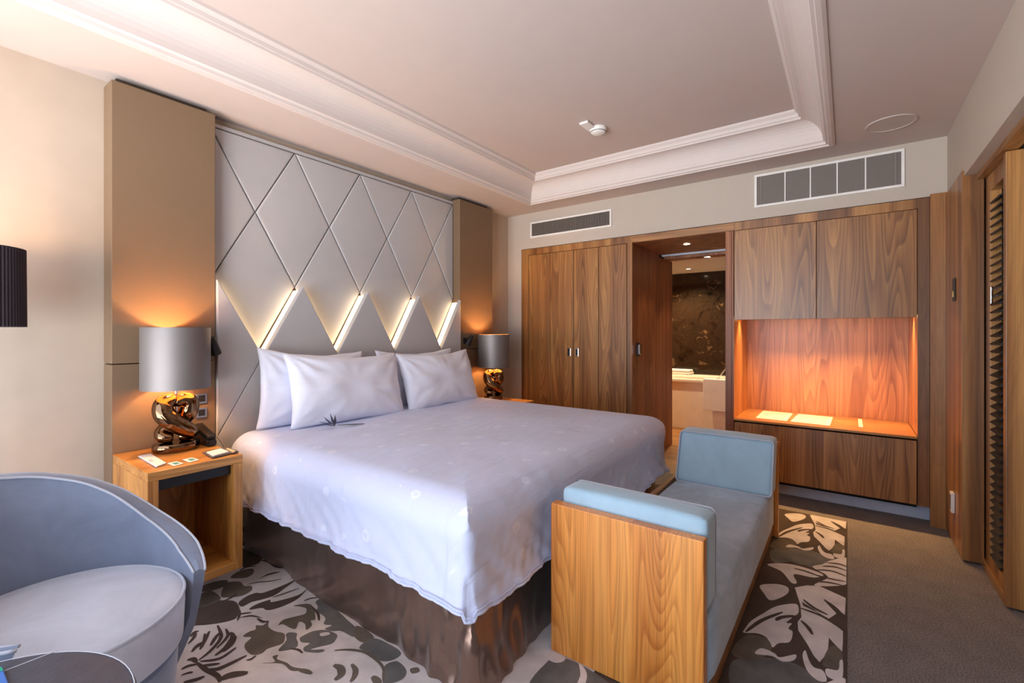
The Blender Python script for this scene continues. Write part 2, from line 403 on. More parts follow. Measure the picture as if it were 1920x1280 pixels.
# ------------------------------------------------------------------ cabinet with lit alcove
cab = thing('alcove_cabinet', 'built-in teak cabinet with glowing orange alcove, upper doors and low drawer', 'cabinet', (CX, .19, 0))
fb = box(CX, CX + .02, -.443, -.383, .12, 2.21, bev=.001); addbox(fb, CX, CX + .02, -.383, .763, 2.143, 2.21, bev=.001)
obj('frame', fb, M['wood_straight'], cab)
obj('added_light_lip', box(CX + .023, CX + .028, -.38, .76, 1.404, 1.43), M['wood_red'], cab)  # unseen lip added to keep the strip's light out of the door gap
obj('door', box(CX + .001, CX + .022, .195, .760, 1.404, 2.140, bev=.0015), M['wood'], cab)
obj('door', box(CX + .001, CX + .022, -.380, .190, 1.404, 2.140, bev=.0015), M['wood'], cab)
obj('cabinet_box', box(CX + .023, CX + .62, -.38, .76, 1.43, 2.14), M['wood_red'], cab)
obj('back_panel', box(4.77, 4.79, -.384, .763, .59, 1.42), M['wood_alc'], cab)
obj('side_panel', box(CX + .001, 4.77, .763, .775, .59, 1.42), M['wood_alc'], cab)
obj('side_panel', box(CX + .021, 4.77, -.396, -.384, .59, 1.42), M['wood_alc'], cab)
obj('shelf', box(CX - .003, 4.77, -.382, .763, .572, .590, bev=.002), M['wood_shelf'], cab)
obj('drawer_front', box(CX + .001, CX + .022, -.378, .760, .124, .560, bev=.0015), M['wood'], cab)
obj('plinth', box(CX + .03, 4.77, -.38, .76, .10, .56), M['dark'], cab)
obj('led_strip', box(4.38, 4.40, -.37, .75, 1.420, 1.424), M['led_o'], cab)['label'] = 'amber lit strip'
al = light('alcove_light', 'AREA', (4.39, .19, 1.417), 10, (1, .56, .20), sx=.02, sy=1.1); al.data.spread = 1.9
struct('baseboard_far', box(4.27, 4.29, -.46, .78, .0, .095), M['skirting'])

# wooden pilaster and wall return on the right
struct('trim_8', box(4.13, CX + .02, -.533, -.444, 0, 2.226, bev=.002), M['wood_straight'])
struct('wall_right_wood', box(3.60, 4.129, -.61, -.520, .012, 2.215, bev=.002), M['wood_straight'])
sw = thing('light_switch', 'small black and brass switch plate high on the wooden side wall', 'switch', (3.80, -.52, 1.557))
obj('plate', box(3.770, 3.835, -.519, -.511, 1.49, 1.625, bev=.002), M['bronze_d'], sw)
obj('rocker', box(3.785, 3.820, -.512, -.506, 1.51, 1.55, bev=.002), plain('brass', (170, 140, 80), .3, 1), sw)
so = thing('wall_socket', 'small white socket plate low on the wooden side wall', 'socket', (3.83, -.52, .27))
obj('plate', box(3.80, 3.86, -.519, -.503, .21, .33, bev=.003), M['white'], so)
obj('insert', box(3.812, 3.848, -.504, -.500, .225, .315, bev=.001), M['steel'], so)
# header over the louvred door
struct('trim_9', box(WX, 3.598, -.64, -.578, 2.152, 2.184, bev=.002), M['wood_x'])
lv = thing('louvred_door', 'dark louvred door half hidden behind the wooden pier at far right', 'door', (3.35, -.63, 0))
fb = box(3.50, 3.597, -.66, -.615, .05, 2.15, bev=.002); addbox(fb, 3.155, 3.5, -.66, -.615, 2.06, 2.15, bev=.002)
addbox(fb, 3.155, 3.50, -.66, -.615, .05, .10, bev=.002)
obj('frame', fb, M['wood_straight'], lv)
for i in range(46):
    z = .125 + i * .0418
    s = prism([(3.31, -.612, z - .014), (3.31, -.618, z - .02), (3.31, -.668, z + .016), (3.31, -.662, z + .022)], (.188, 0, 0))
    obj('slat', s, M['louvre'], lv)
obj('backing', box(3.155, 3.5, -.74, -.735, .05, 2.15), M['dark'], lv)  # near-black sheet stands in for the shade in the gap behind
obj('handle', box(3.42, 3.435, -.612, -.602, 1.45, 1.54, bev=.003), M['chrome'], lv)['label'] = 'chrome pull'
struct('baseboard_right', box(3.155, 3.597, -.66, -.60, 0, .048, bev=.003), M['wood_x'])
struct('wall_right_pier', box(3.105, 3.15, -1.65, -.597, .012, 2.15, bev=.003), M['wood_straight'])
struct('wall_right_back', box(3.15, 4.2, -.80, -.745, 0, 2.18), M['wall_w'])

# ------------------------------------------------------------------ headboard wall
PY = 2.965
def side_panel(x0, x1, label, zs=1.14):
    t = thing('wall_panel', label, 'wall panel', (x0, HY, 0))
    obj('upper_panel', box(x0, x1, PY, HY - .002, zs + .002, 2.565, bev=.004), M['panel'], t)
    obj('lower_panel', box(x0, x1, PY, HY - .002, .02, zs - .002, bev=.004), M['panel'], t)
    obj('backing', box(x0 + .03, x1 - .03, PY + .05, HY - .002, 2.565, 2.598), M['groove'], t)
    return t
side_panel(.66, 1.128, 'tall taupe wall panel left of the quilted headboard, behind nearer lamp')
side_panel(3.205, 3.70, 'tall taupe wall panel right of the quilted headboard, behind farther lamp')
HX0, HX1 = 1.13, 3.203; PP = (HX1 - HX0) / 4; Z0, DZ = 2.525, .4575      # lattice
hb = thing('headboard', 'tall quilted headboard of beige diamond pads with lit zigzag edge', 'headboard', (HX0, HY, 0))
obj('backing', box(HX0, HX1, 3.062, HY - .002, .05, 2.55), M['groove'], hb)
obj('top_rail', box(HX0, HX1, 3.052, 3.062, 2.528, 2.55), M['pad'], hb)
def clip(poly, x0, x1, z0, z1):
    def cut(P, f, inter):
        out = []
        for i in range(len(P)):
            a, b_ = P[i - 1], P[i]
            if f(b_):
                if not f(a): out.append(inter(a, b_))
                out.append(b_)
            elif f(a): out.append(inter(a, b_))
        return out
    def ix(x): return lambda a, b_: (x, a[1] + (b_[1] - a[1]) * (x - a[0]) / (b_[0] - a[0]))
    def iz(z): return lambda a, b_: (a[0] + (b_[0] - a[0]) * (z - a[1]) / (b_[1] - a[1]), z)
    P = cut(poly, lambda p_: p_[0] >= x0 - 1e-9, ix(x0))
    if P: P = cut(P, lambda p_: p_[0] <= x1 + 1e-9, ix(x1))
    if P: P = cut(P, lambda p_: p_[1] >= z0 - 1e-9, iz(z0))
    if P: P = cut(P, lambda p_: p_[1] <= z1 + 1e-9, iz(z1))
    out = []
    for p_ in P:
        if not out or math.hypot(p_[0] - out[-1][0], p_[1] - out[-1][1]) > 2e-3: out.append(p_)
    if len(out) > 1 and math.hypot(out[0][0] - out[-1][0], out[0][1] - out[-1][1]) < 2e-3: out.pop()
    return out
def inset(P, d):
    n = len(P); A = sum(P[i][0] * P[(i + 1) % n][1] - P[(i + 1) % n][0] * P[i][1] for i in range(n))
    if A < 0: P = P[::-1]
    out = []
    for i in range(n):
        a, b_, c = Vector(P[i - 1]), Vector(P[i]), Vector(P[(i + 1) % n])
        e1 = (b_ - a).normalized(); e2 = (c - b_).normalized()
        n1 = Vector((-e1.y, e1.x)); n2 = Vector((-e2.y, e2.x))
        k = d / max(.04, 1 + n1.dot(n2)); q = b_ + (n1 + n2) * k
        out.append((q.x, q.y))
    return out
def pad(P, y0, y1, ins, bev, name='upholstered_pad'):
    P = inset(P, ins)
    bm = bmesh.new(); R = []
    # y1 is the back, y0 the front; rounded front edge
    for yy, d in [(y1, 0), (y0 + bev, 0), (y0 + bev * .45, bev * .25), (y0 + bev * .12, bev * .75), (y0, bev * 1.7)]:
        Q = inset(P, d) if d else inset(P, 0)
        R.append([bm.verts.new((q[0], yy, q[1])) for q in Q])
    n = len(R[0])
    for A, B in zip(R, R[1:]):
        for i in range(n): bm.faces.new((A[i], A[(i + 1) % n], B[(i + 1) % n], B[i]))
    bm.faces.new(R[0]); bm.faces.new(R[-1][::-1])
    return obj(name, bm, M['pad'], hb, smooth=True)
xh = PP / 2
Zv = [Z0 - i * DZ for i in range(7)]
for r in range(-1, 6):
    for c in range(-1, 10):
        if (r + c) % 2 == 0: continue
        cx_, cz_ = HX0 + c * xh, Zv[0] - (r) * DZ        # diamond centred here, half width xh, half height DZ
        dia = [(cx_ - xh, cz_), (cx_, cz_ - DZ), (cx_ + xh, cz_), (cx_, cz_ + DZ)]
        lower = r >= 3
        P = clip(dia, HX0, HX1, .12, Z0)
        if len(P) < 3: continue
        A = abs(sum(P[i][0] * P[(i + 1) % len(P)][1] - P[(i + 1) % len(P)][0] * P[i][1] for i in range(len(P)))) / 2
        if A < .0015: continue
        if lower: pad(P, 2.945, 2.985, .0012, .006)
        else: pad(P, 3.046, 3.061, .0025, .009)
# led strips along the zigzag
for k in range(8):
    x0 = HX0 + k * xh; z0, z1 = (Zv[2], Zv[3]) if k % 2 == 0 else (Zv[3], Zv[2])
    a = Vector((x0 + .004, 0, z0)); b_ = Vector((x0 + xh - .004, 0, z1)); u = (b_ - a).normalized()
    a = a + u * .03; b_ = b_ - u * .03
    nrm = Vector((-u.z, 0, u.x)); 
    if nrm.z < 0: nrm = -nrm
    P = [a - nrm * .016, b_ - nrm * .016, b_ - nrm * .004, a - nrm * .004]
    bm = prism([(q.x, 2.986, q.z) for q in P], (0, .0595, 0))
    obj('led_strip', bm, M['led'], hb)['label'] = 'warm lit strip along zigzag edge'
# reading lights
def reading(x, z, label, sgn):
    t = thing('reading_light', label, 'reading light', (x, PY, z), 'reading lights beside the headboard')
    obj('wall_plate', box(x - .02, x + .02, PY - .012, PY - .001, z - .03, z + .03, bev=.003), M['black'], t)
    obj('arm', tube([(x, PY - .01, z), (x, PY - .05, z)], .007), M['black'], t)
    bm = bmesh.new()
    for dz_, w in ((.055, .014), (-.045, .028)): pass
    bm = lathe([(.0001, .06), (.014, .058), (.018, .05), (.03, -.045), (.026, -.045), (.0001, -.03)], 0, 0, 20)
    bmesh.ops.rotate(bm, verts=bm.verts, cent=(0, 0, 0), matrix=Matrix.Rotation(.35 * sgn, 3, 'Y') @ Matrix.Rotation(.3, 3, 'X'))
    bmesh.ops.translate(bm, verts=bm.verts, vec=(x, PY - .065, z))
    obj('head', bm, M['black'], t, smooth=True)
reading(1.095, 1.22, 'small black reading light peeking out behind the nearer lamp', -1)
reading(3.268, 1.22, 'small black reading light on the panel right of the headboard', 1)
for z, lab in ((.925, 'upper square silver socket behind the nearer lamp'), (.845, 'lower square silver socket with round hole behind the nearer lamp')):
    t = thing('wall_socket', lab, 'socket', (1.055, PY, z), 'sockets by the nearer lamp')
    obj('plate', box(1.028, 1.082, PY - .008, PY - .001, z - .028, z + .028, bev=.002), M['steel'], t)
    obj('insert', lathe([(.0001, 0), (.018, 0), (.018, .004), (.0001, .004)], 0, 0, 20) if False else box(1.038, 1.072, PY - .010, PY - .0075, z - .018, z + .018, bev=.001), M['black'], t)

# ------------------------------------------------------------------ rug: traced leaves lying flat
def fz(px, py, z=0.0):
    u = (px - 960) / F_PX; v = (623 - py) / F_PX; t = (z - 1.3) / v
    return (t * (math.cos(TH) + u * math.sin(TH)), t * (math.sin(TH) - u * math.cos(TH)))
RX0, RX1, RY0, RY1 = -1.2, 3.88, .004, 3.02
rb = bmesh.new(); addbox(rb, RX0, RX1, RY0, RY1, .0005, .006, bev=.002)
for f in rb.faces: f.material_index = 0
def smoothpoly(P, k=4): return [(q.x, q.y) for q in catmull([(p_[0], p_[1], 0) for p_ in P], k, True)]
from mathutils.geometry import tessellate_polygon
zc = [0]
def patch(P, mi, z, sm=True):
    zc[0] += 1; z = z + zc[0] * 3e-6
    if sm: P = smoothpoly(P)
    Q = clip(P, RX0 + .003, RX1 - .003, RY0 + .003, RY1 - .003)
    if len(Q) < 3: return
    vs_ = [rb.verts.new((x, y, z)) for x, y in Q]
    for t in tessellate_polygon([[Vector((x, y, 0)) for x, y in Q]]):
        try:
            f = rb.faces.new([vs_[i] for i in t]); f.material_index = mi
        except ValueError: pass
def stroke(P, w, mi, z):
    C = catmull([(p_[0], p_[1], 0) for p_ in P], 5); n = len(C); A = []; B = []
    for i, c in enumerate(C):
        t = (C[min(i + 1, n - 1)] - C[max(i - 1, 0)]).normalized(); nn = Vector((-t.y, t.x, 0)) * w * (math.sin(PI * (.06 + .88 * i / (n - 1))) ** .6) / 2
        A.append(c + nn); B.append(c - nn)
    patch([(q.x, q.y) for q in A + B[::-1]], mi, z, False)
def TZ(ox, oy, s, dx=0, dy=0):
    def f(P): return [(lambda q: (q[0] + dx, q[1] + dy))(fz(ox + x / s, oy + y / s)) for x, y in P]
    return f
# motif of the right strip (cream leaves on taupe brown), repeated along the rug
def motif_right(dx, dy):
    T = TZ(1340, 940, 3.763, dx, dy); C_ = 1
    patch(T([(565, 615), (650, 600), (740, 605), (925, 690), (918, 810), (850, 755), (770, 705), (860, 800), (915, 840), (905, 925), (800, 840), (700, 770), (615, 715), (625, 745), (720, 790), (800, 840), (905, 925), (905, 990), (900, 1070), (850, 1020), (805, 970), (800, 1060), (770, 1110), (740, 1145), (700, 1100), (650, 1010), (590, 920), (585, 860), (612, 825), (605, 740)]), C_, .0066 + random.random() * .0001, False)
    patch(T([(215, 905), (260, 850), (340, 800), (430, 750), (540, 730), (585, 740), (592, 790), (560, 815), (470, 815), (425, 835), (480, 835), (545, 828), (505, 865), (545, 870), (520, 905), (550, 930), (530, 1000), (450, 1010), (410, 1040), (385, 1000), (360, 965), (300, 940), (205, 935)]), C_, .00665)
    patch(T([(320, 600), (430, 590), (510, 610), (520, 650), (460, 690), (390, 705), (350, 660)]), C_, .0067)
    patch(T([(620, 1100), (640, 1060), (665, 1130), (700, 1180), (765, 1205), (790, 1280), (720, 1270), (650, 1200)]), C_, .0067)
    patch(T([(785, 1190), (870, 1200), (882, 1135), (905, 1140), (895, 1270), (800, 1250)]), C_, .0067)
    patch(T([(285, 1085), (330, 1045), (420, 1080), (460, 1110), (570, 1090), (560, 1130), (480, 1140), (400, 1100)]), C_, .0067)
    patch(T([(690, 470), (760, 450), (830, 420), (940, 410), (935, 560), (900, 600), (700, 600), (800, 540)]), C_, .00668)
    patch(T([(370, 450), (540, 450), (760, 520), (700, 545), (560, 520), (580, 580), (540, 580), (470, 500)]), C_, .00668)
    for P in ([(720, 490), (830, 500), (935, 540)], [(760, 465), (850, 470), (935, 500)], [(790, 440), (880, 450), (935, 470)], [(690, 520), (800, 550), (925, 575)], [(560, 480), (640, 500), (760, 545)], [(680, 570), (800, 580), (900, 600)]):
        stroke(T(P), .016, 0, .0072)
    for P in ([(625, 700), (700, 760), (800, 810)], [(770, 700), (850, 760), (915, 830)], [(610, 850), (660, 900), (690, 950)], [(430, 850), (480, 825), (560, 815)], [(220, 930), (330, 850), (480, 790)], [(600, 760), (760, 820), (905, 915)]):
        stroke(T(P), .018, 0, .0072)
    patch(T([(400, 350), (560, 340), (700, 360), (840, 430), (720, 480), (560, 430), (420, 440)]), 2, .0066)
    patch(T([(160, 1000), (250, 950), (370, 980), (400, 1060), (300, 1130), (200, 1130), (120, 1080)]), 3, .0066)
    patch(T([(430, 1150), (560, 1160), (700, 1270), (560, 1400), (330, 1330), (300, 1200)]), 2, .0066)
    patch(T([(800, 1050), (850, 1030), (905, 1090), (880, 1190), (790, 1180), (760, 1150)]), 3, .0066)
PX, _ = fz(1523.4, 967.9); QX, _ = fz(1490.1, 1102.6); PER = PX - QX
for i in (-1, 0, 1, -2): motif_right(i * PER, 0)
# the pale left side of the rug with dark blooms and fern
Lz = .00605 + .0003
patch([(RX0, .75), (1.1, .72), (1.75, .80), (1.95, 1.3), (1.8, 2.95), (RX0, 3.0)], 1, Lz, False)
T = TZ(340, 1000, 4.57)
def D(P, mi=0, z=.0072): patch(T(P), mi, z)
D([(530, 890), (580, 855), (635, 835), (640, 800), (700, 800), (750, 760), (745, 810), (800, 850), (880, 870), (885, 920), (860, 960), (740, 1000), (690, 1040), (610, 1055), (550, 1010), (545, 960), (600, 905), (545, 900)], 3)
D([(830, 1015), (900, 930), (895, 880), (930, 860), (990, 870), (985, 910), (1000, 950), (985, 990), (900, 1015)], 2)
D([(1015, 910), (1060, 880), (1130, 850), (1230, 840), (1320, 870), (1350, 920), (1310, 975), (1200, 1000), (1230, 1015), (1180, 1035), (1060, 1025), (1050, 990), (1100, 955), (1030, 945)], 2)
D([(1190, 870), (1260, 860), (1270, 880), (1200, 895)], 1, .0078); D([(1110, 1010), (1190, 985), (1290, 960), (1330, 915), (1345, 870), (1371, 880), (1371, 940), (1250, 1000)], 1, .0078)
D([(830, 800), (870, 755), (970, 725), (1060, 700), (1070, 655), (1020, 640), (960, 630), (1110, 620), (1150, 740), (1110, 760), (1120, 800), (1070, 840), (1060, 790), (1010, 770), (980, 830), (930, 820), (870, 790)], 3)
D([(1150, 600), (1200, 575), (1300, 640), (1420, 750), (1500, 830), (1480, 900), (1371, 850), (1290, 850), (1230, 830), (1290, 800), (1220, 790), (1235, 740), (1190, 700), (1150, 690), (1170, 640)], 2)
D([(490, 605), (560, 550), (640, 520), (700, 520), (860, 460), (985, 405), (880, 485), (800, 540), (700, 575), (600, 600), (520, 640)])
D([(580, 665), (640, 620), (760, 580), (780, 600), (1000, 540), (1080, 480), (1000, 570), (860, 640), (740, 670), (690, 650)])
D([(660, 400), (760, 350), (850, 340), (740, 370)]); D([(500, 735), (600, 710), (700, 740), (600, 725)])
D([(90, 670), (140, 640), (230, 600), (330, 585), (450, 590), (495, 640), (490, 700), (450, 750), (300, 785), (150, 800), (90, 790)])
D([(360, 470), (400, 430), (500, 425), (540, 460), (600, 460), (600, 500), (520, 545), (400, 560), (340, 550)], 3)
D([(90, 560), (180, 520), (250, 500), (330, 550), (320, 590), (200, 640), (90, 640)], 3); D([(100, 510), (230, 440), (380, 410), (390, 450), (300, 490), (200, 510)], 3)
D([(420, 390), (480, 340), (600, 310), (620, 345), (570, 385), (480, 395)], 3)
D([(680, 240), (760, 240), (850, 290), (870, 310), (800, 300), (740, 260)]); D([(500, 150), (700, 150), (680, 250), (590, 290), (520, 290)])
D([(780, 1070), (830, 1055), (820, 1090), (900, 1120), (960, 1160), (1090, 1180), (1110, 1220), (1060, 1215), (1040, 1190), (940, 1190), (860, 1130), (690, 1125), (800, 1115)], 3)
for P, w in (([(130, 1120), (210, 1180), (310, 1235), (330, 1290)], .02), ([(230, 1180), (330, 1170), (560, 1060)], .022), ([(160, 1110), (330, 1085), (470, 990)], .016), ([(150, 1100), (260, 1010), (340, 900), (310, 800)], .016), ([(90, 1030), (130, 980), (175, 945)], .016), ([(160, 1010), (200, 930), (240, 850)], .016), ([(250, 975), (290, 910), (330, 860)], .016), ([(290, 1060), (380, 990), (440, 900), (420, 860)], .022), ([(0, 1180), (60, 1150), (140, 1135)], .016), ([(330, 1270), (420, 1230), (570, 1210)], .035), ([(50, 1100), (100, 1090), (130, 1120)], .02), ([(80, 900), (110, 860), (150, 850)], .014), ([(160, 1150), (250, 1140), (330, 1130)], .016), ([(0, 1230), (60, 1210), (100, 1205)], .012)):
    stroke(T(P), w, 0, .0074)
for P, w in (([(500, 330), (560, 300), (640, 290)], .012), ([(560, 450), (650, 430), (760, 420), (860, 400)], .010), ([(780, 560), (900, 520), (1010, 480)], .010), ([(430, 720), (520, 700), (600, 690)], .012), ([(340, 600), (430, 560), (480, 520)], .014), ([(650, 740), (700, 770), (745, 765)], .014), ([(930, 1000), (1000, 1010), (1040, 1040)], .010), ([(640, 1060), (600, 1090), (560, 1100)], .012), ([(1180, 560), (1100, 570), (1050, 590)], .010), ([(20, 1290), (120, 1270), (200, 1240)], .02), ([(380, 830), (400, 880), (370, 930), (300, 1000)], .014), ([(470, 890), (440, 960), (360, 1030)], .012), ([(60, 960), (110, 900), (120, 850)], .014), ([(200, 870), (190, 940), (120, 1000)], .012), ([(480, 640), (500, 700), (480, 760)], .012), ([(1120, 640), (1170, 700), (1180, 760)], .012)):
    stroke(T(P), w, 0, .0074)
T = TZ(560, 1080, 5.647)
D([(590, 560), (640, 545), (740, 600), (800, 680), (690, 720), (620, 690), (585, 640)], 3)
D([(640, 775), (720, 700), (830, 680), (1000, 760), (1085, 830), (1040, 885), (940, 920), (840, 905), (700, 810)], 2)
D([(900, 980), (1010, 920), (1080, 940), (1140, 1020), (1110, 1100), (1000, 1150), (890, 1150)], 2)
D([(1180, 1000), (1260, 985), (1280, 1030), (1200, 1050)], 3)
for P, w in (([(380, 805), (480, 797), (600, 802), (720, 832), (840, 920), (895, 1000), (900, 1130)], .014), ([(370, 960), (440, 990), (450, 1060), (380, 1120)], .03), ([(560, 950), (600, 1010), (590, 1080), (550, 1140)], .022), ([(0, 1010), (80, 1030), (140, 1050)], .02), ([(780, 1080), (830, 1130), (850, 1180)], .03)):
    stroke(T(P), w, 3, .0074)
# patch seen below the bench end panel
patch([fz(*p_) for p_ in ((990, 1290), (1020, 1250), (1045, 1235), (1090, 1250), (1150, 1290), (1200, 1340), (1000, 1340))], 2, .0075)
patch([fz(*p_) for p_ in ((1085, 1245), (1100, 1265), (1095, 1290), (1075, 1300), (1088, 1270))], 1, .0079)
patch([fz(*p_) for p_ in ((1022, 1232), (1050, 1222), (1060, 1240), (1040, 1246))], 1, .0079)
rug = obj('rug', rb, [M['rug_dark'], M['rug_cream'], M['rug_grey'], M['rug_olive']])
tag(rug, 'patterned rug of cream leaves and grey blooms under the bed', 'rug')

# ------------------------------------------------------------------ bed
BX0, BX1, BY0, BY1 = 1.215, 3.215, 1.09, 2.90
bed = thing('bed', 'king size bed with brown satin skirt against the quilted headboard', 'bed', (2.2, 2.0, 0))
obj('mattress', box(BX0 + .03, BX1 - .03, BY0 + .02, BY1 + .03, .36, .66, bev=.05, seg=4), M['sateen'], bed, smooth=True)
obj('bed_base', box(BX0 + .05, BX1 - .05, BY0 + .05, BY1 + .03, .05, .355), M['skirt'], bed)
def skirt():
    bm = bmesh.new(); path = []
    seg = lambda a, b_, n: [(a[0] + (b_[0] - a[0]) * i / n, a[1] + (b_[1] - a[1]) * i / n) for i in range(n)]
    x0, x1, y0, y1 = BX0 + .03, BX1 - .012, BY0 + .012, BY1
    for a, b_, n in (((x0, y1), (x0, y0), 150), ((x0, y0), (x1, y0), 160), ((x1, y0), (x1, y1), 100)):
        path += [(q, a, b_) for q in seg(a, b_, n)]
    path.append(((x1, y1), (x1, y0), (x1, y1)))
    rows = []; H = 14
    for k in range(H + 1):
        t = k / H; z = .44 - t * (.44 - .008); row = []
        for i, ((x, y), a, b_) in enumerate(path):
            dx, dy = b_[0] - a[0], b_[1] - a[1]; l = math.hypot(dx, dy); nx, ny = dy / l, -dx / l      # outward
            if a[0] == x0 and b_[0] == x0: nx, ny = -1, 0
            elif a[1] == y0 and b_[1] == y0: nx, ny = 0, -1
            else: nx, ny = 1, 0
            s = math.hypot(x - x0, y - y0)
            cr = max(0, 1 - s / .55)                                   # gathers near the foot corner
            w = noise.noise(Vector((x * 5, y * 5, t * .8))) * .03 * t + noise.noise(Vector((x * 17, y * 17, t * 3.5))) * .022 * (.2 + cr * 1.8) * t
            w += .035 * t * t * max(0, 1 - s / 1.3) + .012 * t - (.035 * min(1, s / 1.6) if nx == -1 else 0)
            row.append(bm.verts.new((x + nx * w, y + ny * w, z)))
        rows.append(row)
    for A, B in zip(rows, rows[1:]):
        for i in range(len(A) - 1): bm.faces.new((A[i], A[i + 1], B[i + 1], B[i]))
    return bm
obj('bed_skirt', skirt(), M['skirt'], bed, smooth='all')['label'] = 'brown satin skirt with gathered corner'

HEM = []
def duvet():
    bm = bmesh.new(); uvl = bm.loops.layers.uv.new('uv')
    ZT_ = .715; ex0, ex1, ey0, ey1 = BX0 - .055, BX1 + .055, BY0 - .055, 2.86
    cxm = (ex0 + ex1) / 2; R = .13
    # perimeter: left side (head->foot), corner, foot, corner, right side
    per = []
    rc = .045
    def add(x, y, nx, ny, s): per.append((x, y, nx, ny, s))
    s = 0; n = 110
    for i in range(n): y = ey1 + (ey0 + rc - ey1) * i / n; add(ex0, y, -1, 0, ey1 - y)
    s = ey1 - ey0 - rc
    for i in range(12): a = i / 12 * PI / 2; add(ex0 + rc - rc * math.cos(a), ey0 + rc - rc * math.sin(a), -math.cos(a), -math.sin(a), s + rc * a)
    s += rc * PI / 2; n = 120
    for i in range(n): x = ex0 + rc + (ex1 - ex0 - 2 * rc) * i / n; add(x, ey0, 0, -1, s + (x - ex0 - rc))
    s += ex1 - ex0 - 2 * rc
    for i in range(12): a = i / 12 * PI / 2; add(ex1 - rc + rc * math.sin(a), ey0 + rc - rc * math.cos(a), math.sin(a), -math.cos(a), s + rc * a)
    s += rc * PI / 2; n = 80
    for i in range(n + 1): y = ey0 + rc + (ey1 - ey0 - rc) * i / n; add(ex1, y, 1, 0, s + y - ey0 - rc)
    # profile from the hem up, over the edge, and inwards
    prof_ = []
    for k in range(17): prof_.append(('h', k / 16))
    for k in range(1, 9): prof_.append(('r', k / 8))
    for k in range(1, 15): prof_.append(('t', k / 14))
    rows = []
    for kind, t in prof_:
        row = []
        for (x, y, nx, ny, s_) in per:
            foot = max(0, -ny); fc = math.exp(-((x - ex0) ** 2 + (y - ey0) ** 2) / .05)
            hem = .372 - .005 * math.sin(s_ * 5) - .012 * math.sin(s_ * 1.7 + 1) * .4
            if foot > .5: hem = .335 + .012 * math.sin(s_ * 9) + .02 * fc
            if nx < -.5: hem += -.02 * fc
            if kind == 'h':
                z = hem + (ZT_ - R - hem) * t; drop = 1 - t
                w = noise.noise(Vector((s_ * 4, 3.1, t * .6))) * .024 * drop + noise.noise(Vector((s_ * 13 + t * 3, 8.1, t * .9))) * .016 * drop + noise.noise(Vector((s_ * 34 - t * 4, 2.1, t * 1.4))) * .006 * (.3 + drop)
                w += .018 * drop - .012 * math.sin(PI * t)
                if t < .12: w += .006
                q = Vector((x + nx * w, y + ny * w, z))
            elif kind == 'r':
                a = t * PI / 2; z = ZT_ - R + R * math.sin(a); d = R * (1 - math.cos(a))
                wr = noise.noise(Vector((s_ * 11, 5, t))) * .006 * math.sin(PI * min(1, t + .1))
                q = Vector((max(ex0 + d, min(ex1 - d, x)), max(ey0 + d, y), z + wr))
            else:
                # shrink towards the centre spine
                bx = max(ex0 + R, min(ex1 - R, x)); by = max(ey0 + R, y)
                tx, ty = cxm, max(by, ey0 + 1.02) if abs(nx) < .5 else by
                if abs(nx) >= .5: ty = by if by > ey0 + 1.02 else by + (ey0 + 1.02 - by)
                px_, py_ = bx + (tx - bx) * t, by + (ty - by) * t
                dd = min(px_ - ex0 - R, ex1 - R - px_, py_ - ey0 - R); crown = .014 * (1 - math.exp(-max(0, dd) / .25))
                q = Vector((px_, py_, ZT_ + crown + noise.noise(Vector((px_ * 2.2, py_ * 4, 1))) * .012 + noise.noise(Vector((px_ * 6, py_ * 9, 4))) * .004))
            row.append(bm.verts.new(q))
        rows.append(row)
    for A, B in zip(rows, rows[1:]):
        for i in range(len(A) - 1):
            try: bm.faces.new((A[i], A[i + 1], B[i + 1], B[i]))
            except ValueError: pass
    HEM[:] = [v.co.copy() for v in rows[0]]
    bmesh.ops.remove_doubles(bm, verts=bm.verts, dist=.0004)
    bm.verts.ensure_lookup_table()
    for f in bm.faces:
        for l in f.loops:
            c = l.vert.co; dz_ = max(0, ZT_ - c.z)
            u = c.x + (dz_ if c.x > BX1 - .02 and c.y > BY0 else 0) - (dz_ if c.x < BX0 + .02 and c.y > BY0 + .05 else 0)
            v = c.y - (dz_ if c.y < BY0 + .05 else 0)
            l[uvl].uv = (u, v)
    return bm
dv = obj('duvet', duvet(), M['duvet'], smooth='all', org=(2.2, 2.0, .7))
hb_ = bmesh.new(); HB = [h + Vector((0, 0, .016)) for h in HEM]
obj('hem', tube([h + Vector((0, 0, .001)) for h in HEM], .0055, 8), M['duvet'], dv, smooth='all'); obj('hem_seam', tube([h + (h - Vector((2.2, 2.0, h.z))).normalized() * .003 for h in HB], .0022, 6), M['duvet'], dv, smooth='all')
tag(dv, 'white duvet with pale shell print draped over the bed', 'duvet')


